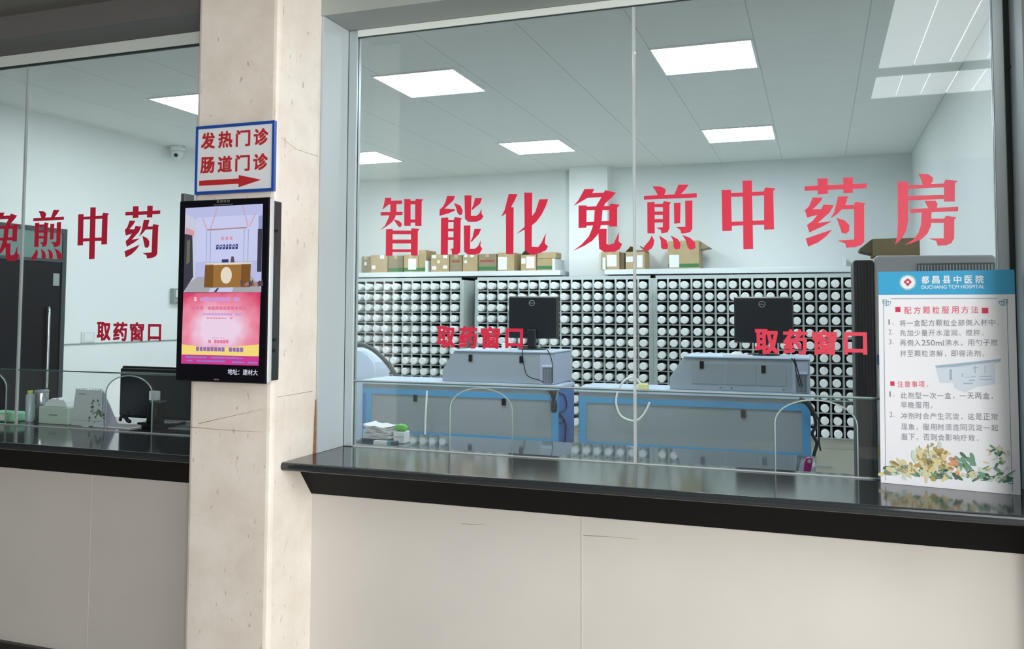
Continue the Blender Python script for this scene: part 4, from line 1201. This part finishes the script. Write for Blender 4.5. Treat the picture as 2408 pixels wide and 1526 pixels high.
# ------------------------------------------------------------------ left wall fittings
d = empty_struct('door_1', (-5.83, 4.8, 0))
pbox('transom', M['transom'], -5.84, -5.822, 4.2, 5.41, 2.085, 2.3, d)
o = pbox('leaf', M['door_dark'], -5.85, -5.82, 4.2, 4.82, 0.01, 2.06, d)
o = pbox('leaf', M['door_dark'], -5.85, -5.82, 4.825, 5.41, 0.01, 2.06, d)
b = MB(); b.tube([(-5.8, 5.28, 1.05), (-5.795, 5.28, 1.1), (-5.795, 5.28, 1.65), (-5.8, 5.28, 1.7)], 0.012, 8); b.build('handle', M['chrome'], o)
pbox('notice', M['trim_grey'], -5.8195, -5.818, 5.33, 5.39, 1.87, 1.97, o)
b = MB()
b.box(-5.84, -5.812, 5.41, 5.45, 0, 2.335); b.box(-5.84, -5.812, 4.2, 5.41, 2.3, 2.335); b.box(-5.84, -5.812, 4.2, 5.41, 2.06, 2.085)
b.build('frame', M['door_frame'], d)
sbox('trim_left', M['trim_grey'], -5.83, -5.822, 5.45, 9.15, 1.386, 1.396)
t = thing('light_switch', 'white light switch on the left wall beside the dark door', 'switch', (-5.83, 5.71, 1.45))
pbox('plate', M['switch_white'], -5.8298, -5.822, 5.64, 5.78, 1.40, 1.49, t, 0.002)
pbox('rocker', M['white_plastic'], -5.822, -5.819, 5.665, 5.755, 1.415, 1.475, t, 0.001)
t = thing('wall_box', 'small grey control box on the left wall just beside the advertising screen', 'control box', (-5.83, 6.75, 1.76))
pbox('body', M['trim_grey'], -5.8298, -5.78, 6.68, 6.83, 1.745, 1.885, t, 0.006)
pbox('cover', M['switch_white'], -5.78, -5.774, 6.7, 6.81, 1.8, 1.87, t, 0.002)
t = thing('security_camera', 'white dome security camera under the ceiling at the left wall', 'camera', (-5.72, 6.63, 3.2))
b = MB(); b.lathe([(0.0, 0.0), (0.07, 0.0), (0.07, -0.03), (0.055, -0.045)], (-5.74, 6.63, CEIL - 0.0005), 'z', 24); b.build('mount', M['camera_white'], t)
b = MB(); b.lathe([(0.055, 0.0), (0.06, -0.02), (0.056, -0.05), (0.035, -0.085), (0.0, -0.095)], (-5.74, 6.63, CEIL - 0.045), 'z', 24); o = b.build('dome', M['camera_white'], t)
b = MB(); b.lathe([(0.0, -0.02), (0.016, -0.018), (0.016, 0.0)], (-5.71, 6.585, CEIL - 0.095), 'y', 14); b.build('lens', M['cable_black'], o)

# ------------------------------------------------------------------ things on the left counter behind the glass
CZ = 1.0765
t = thing('monitor', 'black monitor seen from behind on the left counter beside the column', 'monitor', (-3.2, 3.72, CZ))
b = MB(); b.box(-3.534, -2.97, 3.7, 3.718, 1.1, 1.374); b.build('bezel', M['monitor_edge'], t, 0.005)
b = MB(); b.box(-3.524, -2.98, 3.675, 3.7, 1.11, 1.364); b.build('back_cover', M['monitor_black'], t, 0.008)
b = MB(); b.prism([(-3.33, CZ + 0.01), (-3.22, CZ + 0.01), (-3.24, 1.2), (-3.31, 1.2)], 3.66, 3.6748); b.build('neck', M['monitor_edge'], t, 0.004)
b = MB(); b.box(-3.37, -3.17, 3.64, 3.78, CZ, CZ + 0.01); b.build('base', M['monitor_edge'], t, 0.004)
t = thing('keyboard', 'white keyboard lying behind the foot of the left counter monitor', 'keyboard', (-3.2, 3.8, CZ))
b = MB(); b.box(-3.42, -2.95, 3.79, 3.845, CZ, CZ + 0.03); b.build('case', M['hose_white'], t, 0.004)
pbox('key_row', M['paper'], -3.41, -2.96, 3.8, 3.835, CZ + 0.03, CZ + 0.036, t)
# document camera on the counter
t = thing('desk_scanner', 'small black desk scanner with pale clip in front of the left counter monitor', 'scanner', (-3.2, 3.6, CZ))
b = MB(); b.box(-3.25, -3.14, 3.54, 3.61, CZ, CZ + 0.018); b.build('base', M['monitor_edge'], t, 0.004)
b = MB(); b.tube([(-3.2, 3.585, CZ + 0.018), (-3.2, 3.585, 1.2)], 0.011, 10); b.build('post', M['cable_black'], t)
b = MB(); b.box(-3.23, -3.165, 3.575, 3.625, 1.2, 1.212); b.build('head', M['bracket_grey'], t, 0.003)
b = MB(); b.box(-3.235, -3.185, 3.572, 3.6, 1.2125, 1.26); b.build('clip', M['sign_white'], t, 0.003)
hang('usb_cable', 'black cable coil at the foot of the left counter monitor', 'cable', [(-3.46, 3.62, CZ + 0.02), (-3.43, 3.6, CZ + 0.045), (-3.39, 3.61, CZ + 0.02), (-3.42, 3.64, CZ + 0.012), (-3.4, 3.6, CZ + 0.03), (-3.38, 3.59, CZ + 0.07)], 0.008, M['cable_black'])
b = MB(); b.box(-3.5, -3.27, 3.48, 3.6, CZ, CZ + 0.006); tag(b.build('paper_sheet', M['paper'], None, 0.001), 'white paper lying flat right of the desk calendar', 'paper')
# desk calendar
t = thing('desk_calendar', 'grey-white desk calendar with plant print standing left of the monitor', 'calendar', (-3.52, 3.52, CZ))
b = MB(); b.prism([(-3.655, CZ + 0.002), (-3.45, CZ + 0.002), (-3.46, 1.262), (-3.63, 1.262)], 3.488, 3.492)
o = b.build('front_leaf', M['calendar_grey'], t)
b = MB(); b.prism([(3.494, 1.262), (3.497, 1.262), (3.60, CZ + 0.002), (3.597, CZ + 0.002)], -3.64, -3.455, 'x'); b.build('back_leaf', M['paper'], t)
b = MB(); b.prism([(3.4925, CZ), (3.5965, CZ), (3.4925, 1.258)], -3.452, -3.449, 'x'); b.build('side_leaf', M['machine_side'], t)
b = MB(); rc = random.Random(5)
for i in range(26):
    dot(b, rc.gauss(-3.50, 0.028), rc.gauss(1.15, 0.026), rc.uniform(0.004, 0.009), 3.4875, 0, 8)
b.build('plant_print', M['ornament_green'], o)
b = MB(); rect(b, -3.61, -3.56, 1.238, 1.243, 3.4875); rect(b, -3.65, -3.452, 1.105, 1.107, 3.4875); b.build('ruled_print', M['trim_grey'], o)
b = MB()
for i in range(16):
    b.tube([(-3.625 + i * 0.0105, 3.493 + 0.007 * math.cos(a * PI / 5), 1.262 + 0.007 * math.sin(a * PI / 5)) for a in range(10)], 0.001, 5, closed=True)
b.build('wire_binding', M['chrome'], t)
# tissue pack, bottles, green pack
t = thing('tissue_box', 'pale clear-plastic box of tissues left of the desk calendar', 'tissue box', (-3.77, 3.53, CZ))
b = MB(); b.box(-3.88, -3.68, 3.49, 3.58, CZ, 1.165); b.build('box', M['print_pale'], t, 0.004)
b = MB(); b.prism([(-3.865, 1.1655), (-3.70, 1.1655), (-3.715, 1.19), (-3.735, 1.205), (-3.75, 1.2), (-3.77, 1.213), (-3.79, 1.203), (-3.81, 1.208), (-3.84, 1.195)], 3.505, 3.565); b.build('tissue', M['paper'], t, 0.003)
b = MB(); rect(b, -3.81, -3.75, 1.12, 1.128, 3.4895); b.build('print', M['trim_grey'], t)
def canister(cx, cy, r, h, name, label, cat, body, capm):
    t = thing(name, label, cat, (cx, cy, CZ))
    b = MB(); b.lathe([(0.0, 0), (r * 0.96, 0), (r, 0.006), (r, h * 0.86), (r * 0.7, h * 0.9), (r * 0.62, h * 0.92)], (cx, cy, CZ), 'z', 20); b.build('body', body, t)
    b = MB(); b.lathe([(r * 0.66, h * 0.92), (r * 0.68, h * 0.99), (r * 0.6, h), (0.0, h)], (cx, cy, CZ), 'z', 20); b.build('cap', capm, t)
    return t
canister(-3.978, 3.52, 0.02, 0.165, 'spray_bottle', 'slim clear bottle with lime green cap left of the silver canister', 'bottle', M['clear_bottle'], M['lime'])
t = thing('canister', 'tall ribbed silver canister between lime-capped bottle and tissue box', 'canister', (-3.92, 3.54, CZ))
b = MB(); b.lathe([(0.0, 0), (0.034, 0), (0.035, 0.155), (0.033, 0.16), (0.0, 0.16)], (-3.925, 3.545, CZ), 'z', 24); b.build('body', M['chrome'], t)
b = MB(); b.lathe([(0.036, 0.154), (0.036, 0.168), (0.0, 0.168)], (-3.925, 3.545, CZ), 'z', 24); b.build('lid', M['trim_grey'], t)
t = thing('green_pack', 'pale green packet lying on the counter at the left edge of the photo', 'packet', (-4.08, 3.5, CZ))
b = MB(); b.box(-4.2, -4.03, 3.46, 3.55, CZ, CZ + 0.052); b.build('wrapper', M['green_pack'], t, 0.012)
b = MB(); b.box(-4.12, -4.06, 3.4585, 3.4598, CZ + 0.012, CZ + 0.04); b.build('print', M['print_pale'], t)

# ------------------------------------------------------------------ things on the right desk behind the glass
DZ = 0.9605
t = thing('paper_pile', 'small pile of crumpled white papers behind the left foot of the right-hand window', 'papers', (-2.25, 4.260, DZ + 0.023))
b = MB(); rp2 = random.Random(9)
for k in range(11):
    z = DZ + 0.023 + k * 0.0062
    a = rp2.uniform(-0.08, 0.08); w = 0.085 + rp2.uniform(-0.008, 0.006)
    n = 8
    vs = []
    for i in range(n + 1):
        for j, yy in enumerate((4.200, 4.340)):
            xx = -2.345 + (2 * w - 0.01) * i / n
            zz = z + 0.004 * math.sin(i * 1.3 + k) * (k / 10.0) + (0.014 * (1 - i / 2.0) if i < 2 and k > 7 else 0)
            vs.append((xx + a * (yy - 4.2), yy, zz)); vs.append((xx + a * (yy - 4.2), yy, zz + 0.003))
    fs = []
    for i in range(n):
        o_ = i * 4
        fs += [(o_, o_ + 4, o_ + 6, o_ + 2), (o_ + 1, o_ + 3, o_ + 7, o_ + 5), (o_, o_ + 1, o_ + 5, o_ + 4), (o_ + 2, o_ + 6, o_ + 7, o_ + 3)]
    fs += [(0, 2, 3, 1), (n * 4, n * 4 + 1, n * 4 + 3, n * 4 + 2)]
    b.add(vs, fs)
b.build('sheet', M['paper'], t)
b = MB(); b.box(-2.355, -2.185, 4.200, 4.360, DZ, DZ + 0.0215); tag(b.build('folder', M['navy'], None, 0.003), 'dark folder under the crumpled white papers', 'folder')
b = MB(); b.box(-2.178, -2.112, 4.230, 4.300, DZ, DZ + 0.062); t = thing('white_packet', 'small white packet under the bright green roll', 'packet', (-2.145, 4.265, DZ))
o = b.build('wrapper', M['paper'], t, 0.004)
pbox('stripe', M['print_pale'], -2.178, -2.1118, 4.228, 4.230, DZ + 0.03, DZ + 0.04, t)
b = MB(); b.tube([(-2.178, 4.265, DZ + 0.081), (-2.17, 4.265, DZ + 0.081), (-2.125, 4.265, DZ + 0.08), (-2.108, 4.265, DZ + 0.079)], [0.014, 0.0185, 0.018, 0.009], 14)
tag(b.build('green_roll', M['green_plastic']), 'bright green roll beside the crumpled white papers', 'roll')
t = thing('small_carton', 'flat white and teal box lying in front of the dark folder', 'box', (-2.15, 4.160, DZ))
b = MB(); b.box(-2.255, -2.122, 4.150, 4.185, DZ, DZ + 0.02); b.build('box', M['paper'], t, 0.0015)
pbox('teal_end', M['teal'], -2.172, -2.15, 4.149, 4.186, DZ + 0.0005, DZ + 0.0205, t)
pbox('navy_end', M['navy'], -2.15, -2.1215, 4.149, 4.186, DZ + 0.0005, DZ + 0.0205, t)
t = thing('magenta_clip', 'bright magenta clip standing on the desk below the right machine end', 'clip', (-0.05, 4.15, DZ))
b = MB(); b.prism([(-0.074, DZ), (-0.042, DZ), (-0.036, DZ + 0.03), (-0.033, DZ + 0.05), (-0.043, DZ + 0.062), (-0.06, DZ + 0.06), (-0.07, DZ + 0.038)], 4.14, 4.17); b.build('body', M['magenta'], t, 0.004)
b = MB(); b.lathe([(0.0, 0), (0.008, 0), (0.008, 0.006), (0.0, 0.006)], (-0.048, 4.131, DZ + 0.046), 'y', 12); b.build('button', M['print_pale'], t)
